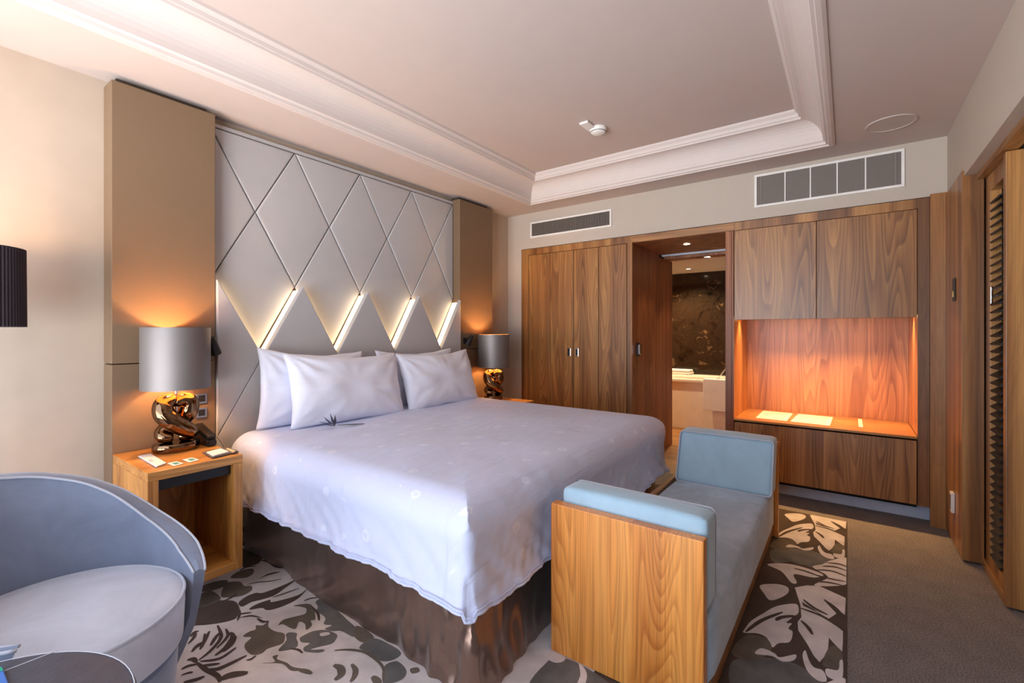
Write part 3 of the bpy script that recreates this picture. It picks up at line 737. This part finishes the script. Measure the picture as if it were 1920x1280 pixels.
def pillow(w, h, T, seed):
    bm = bmesh.new(); n = 44; g = {}
    for side in (1, -1):
        for i in range(n + 1):
            for j in range(n + 1):
                u = -1 + 2 * i / n; v = -1 + 2 * j / n
                edge = i in (0, n) or j in (0, n)
                if edge and side == -1: g[(side, i, j)] = g[(1, i, j)]; continue
                pin = 1 - .075 * (1 - abs(v) ** 2.2) * abs(u) ** 6
                pin2 = 1 - (.19 if v > 0 else .07) * (1 - abs(u) ** 1.7) * abs(v) ** 5
                x = u * w / 2 * pin; z = v * h / 2 * pin2
                th = (max(0, (1 - abs(u) ** 2.6) * (1 - abs(v) ** 2.4))) ** .55
                y = side * T / 2 * th
                k = Vector((u * 2 + seed, v * 2, side * 3)); r = math.hypot(u, v)
                wrk = noise.noise(Vector((math.atan2(v, u) * 4 + seed, r * 1.2, side))) * .011 * r * min(1, th * 2)
                for cu, cv, am in ((-1, 1, .013), (1, 1, .010), (-1, -1, .006), (1, -1, .007)):
                    du, dv2 = (u - cu) * 1.5, v - cv; rr = math.hypot(du, dv2); an = math.atan2(dv2, du)
                    y += side * am * math.sin(an * 15 + seed) * math.exp(-rr * 1.7) * min(1, rr * 3) * min(1, th * 2.5)
                y += side * (noise.noise(k) * .02 * th + wrk)
                g[(side, i, j)] = bm.verts.new((x, y, z + noise.noise(Vector((u * 3, seed, v))) * .006))
    for side in (1, -1):
        for i in range(n):
            for j in range(n):
                q = [g[(side, i, j)], g[(side, i + 1, j)], g[(side, i + 1, j + 1)], g[(side, i, j + 1)]]
                bm.faces.new(q if side == 1 else q[::-1])
    return bm
def place_pillow(name_loc, size, rot, label, seed):
    bm = pillow(size[0], size[1], size[2], seed)
    o = obj('pillow', bm, M['sateen'], smooth='all', org=None)
    o.location = name_loc; o.rotation_euler = rot
    tag(o, label, 'pillow', 'white pillows on the bed'); return o
lean = -.30
place_pillow((1.84, 2.705, .935), (.86, .475, .19), (lean, .04, -.02), 'plump white pillow at front left, behind the leaf sprig', 1.3)
place_pillow((1.675, 2.845, .945), (.76, .495, .14), (-.10, .06, .02), 'white pillow standing behind the front left pillow, against the headboard', 5.1)
place_pillow((2.675, 2.69, .925), (.80, .465, .19), (lean, -.02, .0), 'plump white pillow at front right, nearer the farther lamp', 9.7)
place_pillow((2.58, 2.845, .935), (.84, .465, .14), (-.10, .0, .02), 'white pillow mostly hidden behind the front right pillow', 14.2)

# leaf sprig
sp = thing('leaf_sprig', 'small dark leafy sprig lying on the duvet before the left pillow', 'sprig', (1.60, 2.50, .728))
for k, (a, l, up) in enumerate(((2.4, .09, .03), (3.3, .08, .02), (1.5, .06, .07), (2.0, .08, .055), (1.0, .05, .06), (2.9, .06, .05))):
    d = Vector((math.cos(a), math.sin(a), 0)); s_ = Vector((-d.y, d.x, 0)) * .008; o0 = Vector((1.60, 2.50, .735))
    bm = bmesh.new(); q = [bm.verts.new(v) for v in (o0, o0 + d * l * .5 + s_ + Vector((0, 0, up * .4)), o0 + d * l + Vector((0, 0, up)), o0 + d * l * .5 - s_ + Vector((0, 0, up * .4)))]
    bm.faces.new(q); r_ = bmesh.ops.extrude_face_region(bm, geom=bm.faces[:]); bmesh.ops.translate(bm, verts=[v for v in r_['geom'] if isinstance(v, bmesh.types.BMVert)], vec=(0, 0, .0012))
    obj('leaf', bm, plain('dark_leaf%d' % k, (58, 54, 74), .5), sp)
d = Vector((.8, -.6, 0)); s_ = Vector((.6, .8, 0)) * .014; o0 = Vector((1.60, 2.50, .737))
bm = prism([o0 + d * .01, o0 + d * .06 + s_ * .6, o0 + d * .11 + s_, o0 + d * .17, o0 + d * .11 - s_, o0 + d * .06 - s_ * .4], (0, 0, .003))
obj('card', bm, plain('dark_green_card', (70, 78, 78), .5), sp)

# ------------------------------------------------------------------ bench at the foot of the bed
bn = thing('bench', 'upholstered bench with teak end panels at the foot of the bed', 'bench', (2.46, .68, 0))
by0, by1, bx0, bx1 = .385, .975, 1.597, 3.36
obj('end_panel', box(bx0, bx0 + .045, by0, by1, .009, .607, bev=.003), M['wood_bench'], bn)
obj('end_panel', box(bx1 - .045, bx1, by0 - .03, by1 - .05, .009, .607, bev=.003), M['wood_bench'], bn)
rl = box(bx0 + .046, bx1 - .046, by0 + .0, by0 + .03, .012, .085, bev=.003); addbox(rl, bx0 + .046, bx1 - .046, by1 - .05, by1 - .02, .012, .34, bev=.003)
addbox(rl, bx0 + .046, bx1 - .046, by0 + .03, by1 - .05, .03, .08)
obj('rail', rl, M['wood_x'], bn)
def cushion(x0, x1, y0, y1, z0, z1, r, puff=.012, n=22, seed=0, lean_=0, name=None):
    bm = bmesh.new(); bmesh.ops.create_cube(bm, size=1)
    bmesh.ops.subdivide_edges(bm, edges=bm.edges[:], cuts=n, use_grid_fill=True)
    sx, sy, sz = x1 - x0, y1 - y0, z1 - z0
    for v in bm.verts:
        q = Vector((v.co.x * sx, v.co.y * sy, v.co.z * sz)); h = Vector((sx / 2 - r, sy / 2 - r, sz / 2 - r))
        c = Vector((max(-h.x, min(h.x, q.x)), max(-h.y, min(h.y, q.y)), max(-h.z, min(h.z, q.z)))); d = q - c
        if d.length > 1e-6: q = c + d.normalized() * r
        fx, fy, fz_ = q.x / (sx / 2), q.y / (sy / 2), q.z / (sz / 2)
        pf = puff * ((1 - fx * fx) * (1 - fy * fy) if abs(fz_) > .8 else (1 - fz_ * fz_) * (1 - (fx if sx > sy else fy) ** 2) * .6)
        if d.length > 1e-6: q += d.normalized() * pf
        q += Vector((0, 0, noise.noise(Vector((q.x * 7 + seed, q.y * 7, q.z * 4))) * .003))
        q.x += lean_ * (q.z + sz / 2)
        v.co = q + Vector(((x0 + x1) / 2, (y0 + y1) / 2, (z0 + z1) / 2))
    return bm
def rrect(y0, y1, z0, z1, r):
    out = []
    for cy_, cz_, a0 in ((y1 - r, z1 - r, 0), (y0 + r, z1 - r, PI / 2), (y0 + r, z0 + r, PI), (y1 - r, z0 + r, 1.5 * PI)):
        for i in range(6): a = a0 + i / 5 * PI / 2; out.append((cy_ + r * math.cos(a), cz_ + r * math.sin(a)))
    return out
obj('seat_cushion', cushion(bx0 + .048, bx1 - .048, by0 - .012, by1 - .055, .088, .335, .03, .014, 26, 2), M['vel_seat'], bn, smooth='all')
nc = obj('arm_cushion', cushion(bx0 + .050, bx0 + .185, by0 + .0, by1 - .02, .338, .662, .025, .008, 20, 5, .0), M['vel_blue'], bn, smooth='all')
fc = obj('arm_cushion', cushion(bx1 - .33, bx1 - .17, by0 - .03, by1 - .07, .338, .65, .022, .006, 20, 9, .36), M['vel_blue'], bn, smooth='all')
pts = [(bx1 - .335 + .36 * (z - .338) - .0, y, z) for y, z in rrect(by0 - .027, by1 - .073, .342, .645, .022)]
obj('piping', tube(pts, .0045, 8, closed=True), M['vel_pipe'], fc, smooth='all')
pts = [(bx0 + .186, y, z) for y, z in rrect(by0 + .003, by1 - .023, .343, .658, .024)]
obj('piping', tube(pts, .004, 8, closed=True), M['vel_pipe'], nc, smooth='all')

# ------------------------------------------------------------------ nightstands
def nightstand(x0, x1, z0, z1, y0, y1, label):
    t = thing('nightstand', label, 'nightstand', ((x0 + x1) / 2, (y0 + y1) / 2, z0), 'bedside nightstands')
    th = .04
    obj('top', box(x0, x1, y0, y1, z1 - th, z1, bev=.002), M['wood_ns_x'], t)
    obj('side_panel', box(x0, x0 + th, y0, y1, z0, z1 - th - .0005, bev=.002), M['wood_ns'], t)
    obj('side_panel', box(x1 - th, x1, y0, y1, z0, z1 - th - .0005, bev=.002), M['wood_ns'], t)
    obj('bottom', box(x0 + th, x1 - th, y0, y1, z0, z0 + th, bev=.002), M['wood_ns_x'], t)
    obj('back_panel', box(x0 + th, x1 - th, y1 - .02, y1 - .001, z0 + th, z1 - th), M['wood_ns'], t)
    obj('drawer', box(x0 + th + .002, x1 - th - .002, y0 + .035, y0 + .30, z1 - th - .055, z1 - th - .002, bev=.002), M['black'], t)['label'] = 'shallow black tray under the top'
    return t
nightstand(.665, 1.052, .125, .69, 2.443, PY - .002, 'open teak nightstand under the nearer lamp, by the armchair')
nightstand(3.32, 3.655, .125, .65, 2.42, PY - .002, 'open teak nightstand mostly hidden behind the bed, by the wardrobe')

# ------------------------------------------------------------------ table lamps
def lamp(cx_, cy_, z, label, zt, energy):
    t = thing('table_lamp', label, 'table lamp', (cx_, cy_, z), 'bedside table lamps')
    lb_ = lathe([(.0001, 0), (.098, 0), (.104, .008), (.104, .034), (.098, .042), (.0001, .042)], 0, 0, 56)
    for v in lb_.verts: v.co = Vector((v.co.x * 1.0 + cx_, v.co.y * .78 + cy_, v.co.z + z + .001))
    obj('base', lb_, M['bronze'], t, smooth=True)
    for k, s_ in enumerate((1, -1)):
        ctrl = [(.004, .012, .238), (-.026, -.008, .258), (-.054, -.022, .240), (-.050, -.030, .196), (-.018, -.036, .156), (.022, -.032, .122), (.056, -.018, .094), (.052, .004, .074), (.014, .014, .068)]
        rad = [.018, .036, .044, .048, .047, .042, .038, .031, .024]
        P = catmull([(s_ * x * 1.0, s_ * y if True else y, zz) for x, y, zz in ctrl], 7)
        RR = []
        for i in range(len(P)):
            f = i / 7; a = int(min(f, len(rad) - 2)); RR.append(rad[a] + (rad[a + 1] - rad[a]) * min(1, f - a))
        # rotate so that the crossing faces the camera side
        ang = math.atan2(cy_, cx_) - PI / 2
        P = [Vector((p_.x * math.cos(ang) - p_.y * math.sin(ang) + cx_, p_.x * math.sin(ang) + p_.y * math.cos(ang) + cy_, p_.z + z - .0)) for p_ in P]
        tb = tube(P, RR, 24)
        obj('twisted_body', tb, M['bronze'], t, smooth='all')
    obj('stem', tube([(cx_, cy_, z + .20), (cx_, cy_, z + .40)], .006), M['chrome'], t)
    bl = lathe([(.0001, .36), (.02, .37), (.028, .40), (.02, .43), (.0001, .44)], cx_, cy_, 16); bmesh.ops.translate(bl, verts=bl.verts, vec=(0, 0, z))
    obj('bulb', bl, M['bulb'], t, smooth='all')
    s0, s1 = zt - .315, zt
    sh = obj('lamp_shade', lathe([(.150, s0), (.150, s1), (.1485, s1), (.1485, s0), (.150, s0)], cx_, cy_, 64), [M['shade'], M['shade_in']], t, smooth=True)
    for p_ in sh.data.polygons:
        c = p_.center
        if math.hypot(c.x, c.y) < .1489: p_.material_index = 1
    sp_ = bmesh.new()
    for a in (0, 2 * PI / 3, 4 * PI / 3): tube([(cx_, cy_, s0 + .10), (cx_ + .148 * math.cos(a), cy_ + .148 * math.sin(a), s0 + .10)], .002, 6, sp_)
    obj('shade_ring', sp_, M['chrome'], t)
    light('lamp_light', 'POINT', (cx_, cy_, z + .48), energy, (1, .60, .26), .03)
    return t
lamp(.888, 2.815, .69, 'table lamp with twisted bronze base on the nearer nightstand', 1.325, 13)
lamp(3.475, 2.77, .65, 'table lamp with twisted bronze base on the farther nightstand', 1.28, 13)

# things on the nearer nightstand
def slab(name, label, cat, P, z, h, mat, group=None):
    o = obj(name, prism([(x, y, z) for x, y in P], (0, 0, h), bev=min(.002, h * .3)), mat, org=(P[0][0], P[0][1], z)); return tag(o, label, cat, group)
def px4(P, z): return [fz(x, y, z) for x, y in P]
ZN = .691
def poly_thing(name, label, cat, P, z, h, mat, extra=(), group=None):
    c = (sum(p_[0] for p_ in P) / len(P), sum(p_[1] for p_ in P) / len(P))
    t = thing(name, label, cat, (c[0], c[1], z), group)
    obj('body' if name not in ('card', 'light_patch') else 'sheet', prism([(x, y, z) for x, y in P], (0, 0, h), bev=min(.003, h * .3)), mat, t)
    for nm, Q, zz, hh, mt in extra: obj(nm, prism([(x, y, zz) for x, y in Q], (0, 0, hh)), mt, t)
    return t
P = px4([(259, 857), (283, 853), (312, 870), (293, 877)], ZN)
poly_thing('booklet', 'slim white booklet at the left front edge of the nightstand', 'booklet', P, ZN, .008, M['paper'], [('emblem', px4([(278, 862), (284, 861), (288, 864), (281, 866)], ZN + .008), ZN + .0085, .0006, M['print'])])
for (a, b1, lab) in (((313, 869), 0, 'white card with teal print beside the white booklet'), ((342, 862), 0, 'white card with teal print nearer the notepad')):
    x, y = a
    P = px4([(x, y), (x + 18, y - 4), (x + 32, y), (x + 14, y + 5)], ZN)
    Q = px4([(x + 9, y), (x + 18, y - 2), (x + 25, y), (x + 16, y + 2.6)], ZN)
    poly_thing('card', lab, 'card', P, ZN, .002, M['paper'], [('print', Q, ZN + .0022, .0004, M['teal'])], 'printed cards on the nightstand')
P = px4([(379, 850), (424, 839), (448, 848), (398, 860)], ZN)
Q = px4([(387, 849), (414, 842), (429, 848), (400, 856)], ZN + .008)
Q2 = px4([(424, 843), (428, 842), (441, 847), (437, 849)], ZN + .008)
poly_thing('notepad', 'white notepad in a dark tray with a pencil on the nightstand', 'notepad', P, ZN, .007, plain('grey_leather_tray', (92, 80, 74), .5), [('paper_block', Q, ZN + .0085, .005, M['paper']), ('pencil', Q2, ZN + .0085, .006, plain('pale_pencil', (210, 190, 150), .5))])
# telephone
ph = thing('telephone', 'black bedside telephone between the lamp and the headboard', 'telephone', (1.00, 2.84, ZN))
bm = prism([(.985, 2.80, ZN), (1.035, 2.80, ZN), (1.035, 2.93, ZN), (.985, 2.93, ZN)], (0, 0, .02))
wv = [(-.05, 0), (.05, 0), (.05, .02), (-.05, .07)]
bm = bmesh.new()
A = [bm.verts.new(v) for v in ((1.005, 2.74, ZN), (1.05, 2.74, ZN), (1.05, 2.94, ZN), (1.005, 2.94, ZN))]
B = [bm.verts.new(v) for v in ((1.005, 2.74, ZN + .032), (1.05, 2.74, ZN + .032), (1.05, 2.94, ZN + .085), (1.005, 2.94, ZN + .085))]
bm.faces.new(A); bm.faces.new(B)
for i in range(4): bm.faces.new((A[i], A[(i + 1) % 4], B[(i + 1) % 4], B[i]))
bmesh.ops.recalc_face_normals(bm, faces=bm.faces); bmesh.ops.bevel(bm, geom=list(bm.edges), offset=.006, segments=2, affect='EDGES')
obj('phone_base', bm, M['black'], ph, smooth=True)
hs = box(1.008, 1.048, 2.745, 2.93, -.008, .012, bev=.006)
bmesh.ops.rotate(hs, verts=hs.verts, cent=(1.03, 2.84, 0), matrix=Matrix.Rotation(.26, 3, 'X')); bmesh.ops.translate(hs, verts=hs.verts, vec=(0, 0, ZN + .070))
obj('handset', hs, M['black'], ph, smooth=True)

# bright patches of light on the alcove shelf, modelled as thin striped sheets
ZS = .591
def light_patch(P4, label, rows):
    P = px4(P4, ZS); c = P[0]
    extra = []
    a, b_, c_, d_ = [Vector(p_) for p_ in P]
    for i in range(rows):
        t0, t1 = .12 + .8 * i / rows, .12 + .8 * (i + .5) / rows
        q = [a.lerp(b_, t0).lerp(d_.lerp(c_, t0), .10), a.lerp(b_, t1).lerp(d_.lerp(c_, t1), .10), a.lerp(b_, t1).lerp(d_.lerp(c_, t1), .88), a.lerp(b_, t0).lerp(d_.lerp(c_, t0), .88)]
        extra.append(('patch_stripe', [(v.x, v.y) for v in q], ZS + .0022, .0003, M['print']))
    poly_thing('light_patch', label, 'light_patch', P, ZS, .002, M['paper'], extra)
light_patch([(1417, 783), (1431, 770), (1487, 775), (1475, 789)], 'light patch modelled as a striped white sheet on the lit alcove shelf, left one', 3)
light_patch([(1482, 790), (1497, 776), (1562, 782), (1556, 798)], 'light patch modelled as a striped white sheet on the lit alcove shelf, right one', 3)
light_patch([(1610, 800), (1609, 785), (1616, 786), (1618, 801)], 'narrow light patch modelled as a white strip at the right of the alcove shelf', 1)

# ------------------------------------------------------------------ tub armchair
AX, AY, AR = .30, 1.92, .37
ch = thing('armchair', 'round grey-blue velvet tub armchair with pale piping, front left', 'armchair', (AX, AY, 0))
def rimz(a):                      # a in degrees measured from the axis (112 deg)
    d = abs(a - 112)
    tbl = [(0, .835), (10, .828), (30, .798), (52, .738), (81, .618), (112, .535), (132, .485)]
    if a > 112: tbl = tbl[:4] + [(81, .640), (112, .585), (140, .56)]
    for i, ((a0, z0), (a1, z1)) in enumerate(zip(tbl, tbl[1:])):
        if d <= a1 or i == len(tbl) - 2:
            t = min(1, (d - a0) / (a1 - a0)); zp = tbl[max(0, i - 1)][1]; zn = tbl[min(len(tbl) - 1, i + 2)][1]
            return .5 * (2 * z0 + (z1 - zp) * t + (2 * zp - 5 * z0 + 4 * z1 - zn) * t * t + (-zp + 3 * z0 - 3 * z1 + zn) * t ** 3)
bm = bmesh.new(); secs = []; outer = []; inner = []; n = 120
for i in range(n + 1):
    a = -20 + 271 * i / n; ar = math.radians(a); d = abs(a - 112); e = max(0, min(1, (136 - d) / 26 + .12))
    zt = rimz(a); th = .058 * (.35 + .65 * e); zb = .10
    def P3(r, z):
        aa = math.radians(112 + (a - 112) * (1 - .26 * (1 - min(1, z / zt)))); return bm.verts.new((AX + r * math.cos(aa), AY + r * math.sin(aa), z))
    sec = [(AR - .045, zb), (AR - .012, .25), (AR, .45 if zt > .52 else zt - .05), (AR + .002, zt - .014), (AR - .004, zt - .003), (AR - th / 2, zt + .002), (AR - th + .006, zt - .004), (AR - th, zt - .016), (AR - th - .002, .42), (AR - th - .004, .30), (AR - th - .03, zb)]
    secs.append([P3(r, z) for r, z in sec])
    outer.append((AX + (AR + .002) * math.cos(ar), AY + (AR + .002) * math.sin(ar), zt - .004)); inner.append((AX + (AR - th) * math.cos(ar), AY + (AR - th) * math.sin(ar), zt - .006))
for A, B in zip(secs, secs[1:]):
    for k in range(len(A)): bm.faces.new((A[k], A[(k + 1) % len(A)], B[(k + 1) % len(A)], B[k]))
bm.faces.new(secs[0]); bm.faces.new(secs[-1][::-1])
bk = obj('backrest', bm, M['vel_chair'], ch, smooth=True)
obj('piping', tube(outer, .0042, 8), M['vel_pipe'], bk, smooth='all'); obj('piping', tube(inner, .0042, 8), M['vel_pipe'], bk, smooth='all')
seat_prof = [(.0001, .474), (.10, .472), (.20, .465), (.27, .455), (.297, .446), (.306, .436), (.307, .40), (.303, .30), (.27, .285), (.0001, .285)]
sb_ = lathe(seat_prof, AX, AY, 72)
for v in sb_.verts:
    if v.co.z > .3:
        ang = math.atan2(v.co.y - AY, v.co.x - AX); r = math.hypot(v.co.x - AX, v.co.y - AY)
        fr = max(0, math.cos(ang + math.radians(68))) ; k = 1 + .045 * fr; v.co.x = AX + (v.co.x - AX) * k; v.co.y = AY + (v.co.y - AY) * k
        v.co.z += noise.noise(Vector((v.co.x * 8, v.co.y * 8, 0))) * .003
seat = obj('seat_cushion', sb_, M['vel_cseat_lit'], ch, smooth='all')
pp = []
for i in range(80):
    a = 2 * PI * i / 80; k = 1 + .045 * max(0, math.cos(a + math.radians(68))); pp.append((AX + .305 * k * math.cos(a), AY + .305 * k * math.sin(a), .443))
obj('piping', tube(pp, .0048, 8, closed=True), M['vel_pipe'], seat, smooth='all')
obj('base', lathe([(.0001, .02), (.27, .02), (.285, .04), (.30, .27), (.285, .283), (.0001, .283)], AX, AY, 64), M['vel_chair'], ch, smooth=True)
obj('foot_ring', lathe([(.0001, .0075), (.25, .0075), (.25, .02), (.0001, .02)], AX, AY, 48), M['black'], ch)

# round leather side table
tb_ = thing('side_table', 'round charcoal leather side table in the bottom left corner', 'side table', (.022, 1.292, 0))
obj('tabletop', lathe([(.0001, .55), (.290, .55), (.300, .546), (.303, .536), (.303, .51), (.296, .505), (.0001, .505)], .022, 1.292, 72), M['leather'], tb_, smooth=True)
ed = [(.022 + .297 * math.cos(2 * PI * i / 72), 1.292 + .297 * math.sin(2 * PI * i / 72), .5495) for i in range(72)]
obj('edge_seam', tube(ed, .0011, 6, closed=True), M['stitch'], tb_)
s0 = fz(8, 1258, .55); s1 = fz(109, 1219, .55); dv_ = (Vector(s1) - Vector(s0)).normalized(); s2 = Vector(s0) - dv_ * .12
obj('seam', tube([(s2.x, s2.y, .5505), (s1[0], s1[1], .5505)], .0013, 6), M['stitch'], tb_)
obj('pedestal', lathe([(.0001, .0075), (.20, .0075), (.20, .018), (.03, .03), (.025, .504), (.0001, .504)], .022, 1.292, 40), M['bronze_d'], tb_, smooth=True)
P = px4([(-40, 1262), (4, 1253), (16, 1285), (-30, 1300)], .552); P2 = px4([(-36, 1263), (3, 1255), (6, 1262), (-34, 1270)], .552)
poly_thing('magazine', 'blue and green magazine on the round side table, cut by the frame', 'magazine', P, .5515, .006, M['blueink'], [('cover_band', P2, .558, .0006, plain('green_print', (40, 170, 140), .5))])

# floor lamp beside the left wall
fl = thing('floor_lamp', 'dark pleated floor lamp shade cut by the left frame edge', 'floor lamp', (.19, 2.75, 0))
bm = bmesh.new(); nn = 160; A = []; B = []
for i in range(nn):
    a = 2 * PI * i / nn; r = .150 + (.003 if i % 2 else -.003); A.append(bm.verts.new((.19 + r * math.cos(a), 2.75 + r * math.sin(a), 1.322))); B.append(bm.verts.new((.19 + r * .985 * math.cos(a), 2.75 + r * .985 * math.sin(a), 1.636)))
for i in range(nn): bm.faces.new((A[i], A[(i + 1) % nn], B[(i + 1) % nn], B[i]))
ls = obj('lamp_shade', bm, M['lampblk'], fl); mo = ls.modifiers.new('t', 'SOLIDIFY'); mo.thickness = .002
obj('pole', tube([(.19, 2.75, .02), (.19, 2.75, 1.48)], .009), M['bronze_d'], fl)
obj('bulb', lathe([(.0001, 1.48), (.025, 1.49), (.03, 1.52), (.02, 1.55), (.0001, 1.56)], .19, 2.75, 16), M['bulb'], fl, smooth='all')
obj('base', lathe([(.0001, .007), (.13, .007), (.13, .02), (.02, .03), (.0001, .03)], .19, 2.75, 40), M['bronze_d'], fl)
light('floor_lamp_light', 'POINT', (.19, 2.75, 1.60), 5, (1, .62, .32), .03)

# ------------------------------------------------------------------ ceiling and wall fittings
def vent(y0, y1, z0, z1, label, nd, fine):
    t = thing('air_vent', label, 'air vent', (CX, (y0 + y1) / 2, z0))
    f = .018; x = CX - .001
    fb = bmesh.new()
    for a in ((y0, y1, z0, z0 + f), (y0, y1, z1 - f, z1), (y0, y0 + f, z0 + f, z1 - f), (y1 - f, y1, z0 + f, z1 - f)): addbox(fb, x - .012, x, a[0], a[1], a[2], a[3], bev=.002)
    obj('frame', fb, M['white'], t)
    obj('backing', box(x - .002, x, y0 + f, y1 - f, z0 + f, z1 - f), M['grille_d'] if fine else M['grille'], t)
    L_ = (y1 - y0 - 2 * f)
    if fine:
        g = bmesh.new()
        for i in range(nd): yy = y0 + f + L_ * (i + .5) / nd; addbox(g, x - .009, x - .002, yy - .003, yy + .003, z0 + f, z1 - f)
        obj('grille', g, M['grille'], t)
    else:
        g = bmesh.new()
        k = 46
        for i in range(k): zz = z0 + f + (z1 - z0 - 2 * f) * (i + .5) / k; addbox(g, x - .006, x - .002, y0 + f, y1 - f, zz - .0011, zz + .0011)
        obj('grille', g, M['grille'], t)
        for i in range(nd + 1):
            yy = y0 + f + .03 + (L_ - .06) * i / nd; obj('divider', box(x - .009, x - .002, yy - .004, yy + .004, z0 + f, z1 - f), M['white'] if 0 < i < nd else M['grille'], t)
vent(1.845, 2.79, 2.325, 2.495, 'slim white framed air vent above the wardrobe', 60, True)
vent(-.315, .610, 2.305, 2.568, 'large white framed air vent with five grey fields above the cabinet', 5, False)
sx_, sy_ = 3.13, 1.50
sd = thing('smoke_detector', 'white smoke detector on the raised ceiling', 'smoke detector', (sx_, sy_, ZT))
obj('body', lathe([(.0001, ZT - .001), (.062, ZT - .001), (.064, ZT - .018), (.055, ZT - .034), (.035, ZT - .045), (.0001, ZT - .047)], sx_, sy_, 40), M['white'], sd, smooth=True)
obj('slots', lathe([(.0565, ZT - .033), (.0575, ZT - .030), (.0585, ZT - .0295), (.0575, ZT - .0335)], sx_, sy_, 40), M['black'], sd)
obj('base_plate', box(sx_ - .17, sx_ - .03, sy_ + .0, sy_ + .07, ZT - .018, ZT - .001, bev=.006), M['white'], sd)
spk = thing('ceiling_speaker', 'round flush ceiling speaker grille near the large vent', 'speaker', (3.69, -.215, ZC))
obj('rim', lathe([(.128, ZC - .0005), (.125, ZC - .006), (.115, ZC - .006), (.113, ZC - .0005)], 3.69, -.215, 56), M['ceiling'], spk, smooth=True)
obj('grille', lathe([(.0001, ZC - .003), (.114, ZC - .003), (.114, ZC - .0005), (.0001, ZC - .0005)], 3.69, -.215, 48), plain('speaker_mesh', (190, 178, 170), .8), spk)
def downlight(x, y, z, label, e, ang=1.6):
    t = thing('downlight', label, 'downlight', (x, y, z), 'small recessed downlights')
    obj('rim', lathe([(.045, z - .001), (.043, z - .005), (.032, z - .005), (.030, z - .001)], x, y, 32), M['steel'], t, smooth=True)
    obj('lens', lathe([(.0001, z - .002), (.030, z - .002), (.030, z - .001), (.0001, z - .001)], x, y, 24), M['spot'], t)
    light('downlight_beam', 'SPOT', (x, y, z - .012), e, (1, .74, .42), .02, angle=ang)
downlight(4.51, 1.24, dz, 'downlight in the wooden ceiling of the doorway', 7)
downlight(5.22, 1.22, dz - .03, 'downlight in the beam just before the bathroom', 10)
downlight(6.70, 1.82, 2.2, 'downlight in the bathroom ceiling above the bathtub', 110, 2.4)
downlight(6.0, 2.6, 2.2, 'added downlight in the bathroom ceiling, unseen behind the doorway lining', 120, 2.6)  # unseen lamp added to light the bathroom

# ------------------------------------------------------------------ bathroom things
tub = thing('bathtub', 'cream bathtub seen through the doorway', 'bathtub', (6.7, 1.8, 0))
obj('apron', box(6.40, 6.42, .3, 3.2, .0, .62), M['tub'], tub)
rim_ = box(6.37, 6.47, .3, 3.2, .62, .672, bev=.012); addbox(rim_, 6.95, 7.19, .3, 3.2, .62, .672, bev=.012)
obj('rim', rim_, M['tub'], tub, smooth=True)
obj('basin', box(6.47, 6.95, .3, 3.2, .25, .30), M['tub'], tub)
tw = thing('hanging_towel', 'white towel hanging over the edge of the bathtub', 'towel', (6.38, 1.35, .67))
tb2 = box(6.352, 6.364, 1.10, 1.54, .28, .68, bev=.004); addbox(tb2, 6.352, 6.50, 1.10, 1.54, .675, .688, bev=.004)
obj('cloth', tb2, M['towel'], tw)
tw = thing('folded_towel', 'folded white towel on the ledge behind the bathtub', 'towel', (7.0, 2.0, .674))
obj('cloth', box(6.97, 7.15, 1.86, 2.20, .675, .715, bev=.014, seg=3), M['towel'], tw, smooth=True)
obj('cloth_fold', box(6.965, 7.145, 1.87, 2.19, .716, .748, bev=.014, seg=3), M['towel'], tw, smooth=True)
fc_ = thing('hand_shower', 'slender chrome hand shower standing on the bathtub rim', 'hand shower', (6.43, 1.36, .67))
obj('mount', lathe([(.0001, .6725), (.018, .6725), (.018, .70), (.0001, .70)], 6.43, 1.37, 20), M['chrome'], fc_)
obj('wand', tube([(6.43, 1.37, .69), (6.43, 1.33, .76), (6.43, 1.26, .86), (6.43, 1.20, .90)], .008), M['chrome'], fc_, smooth='all')
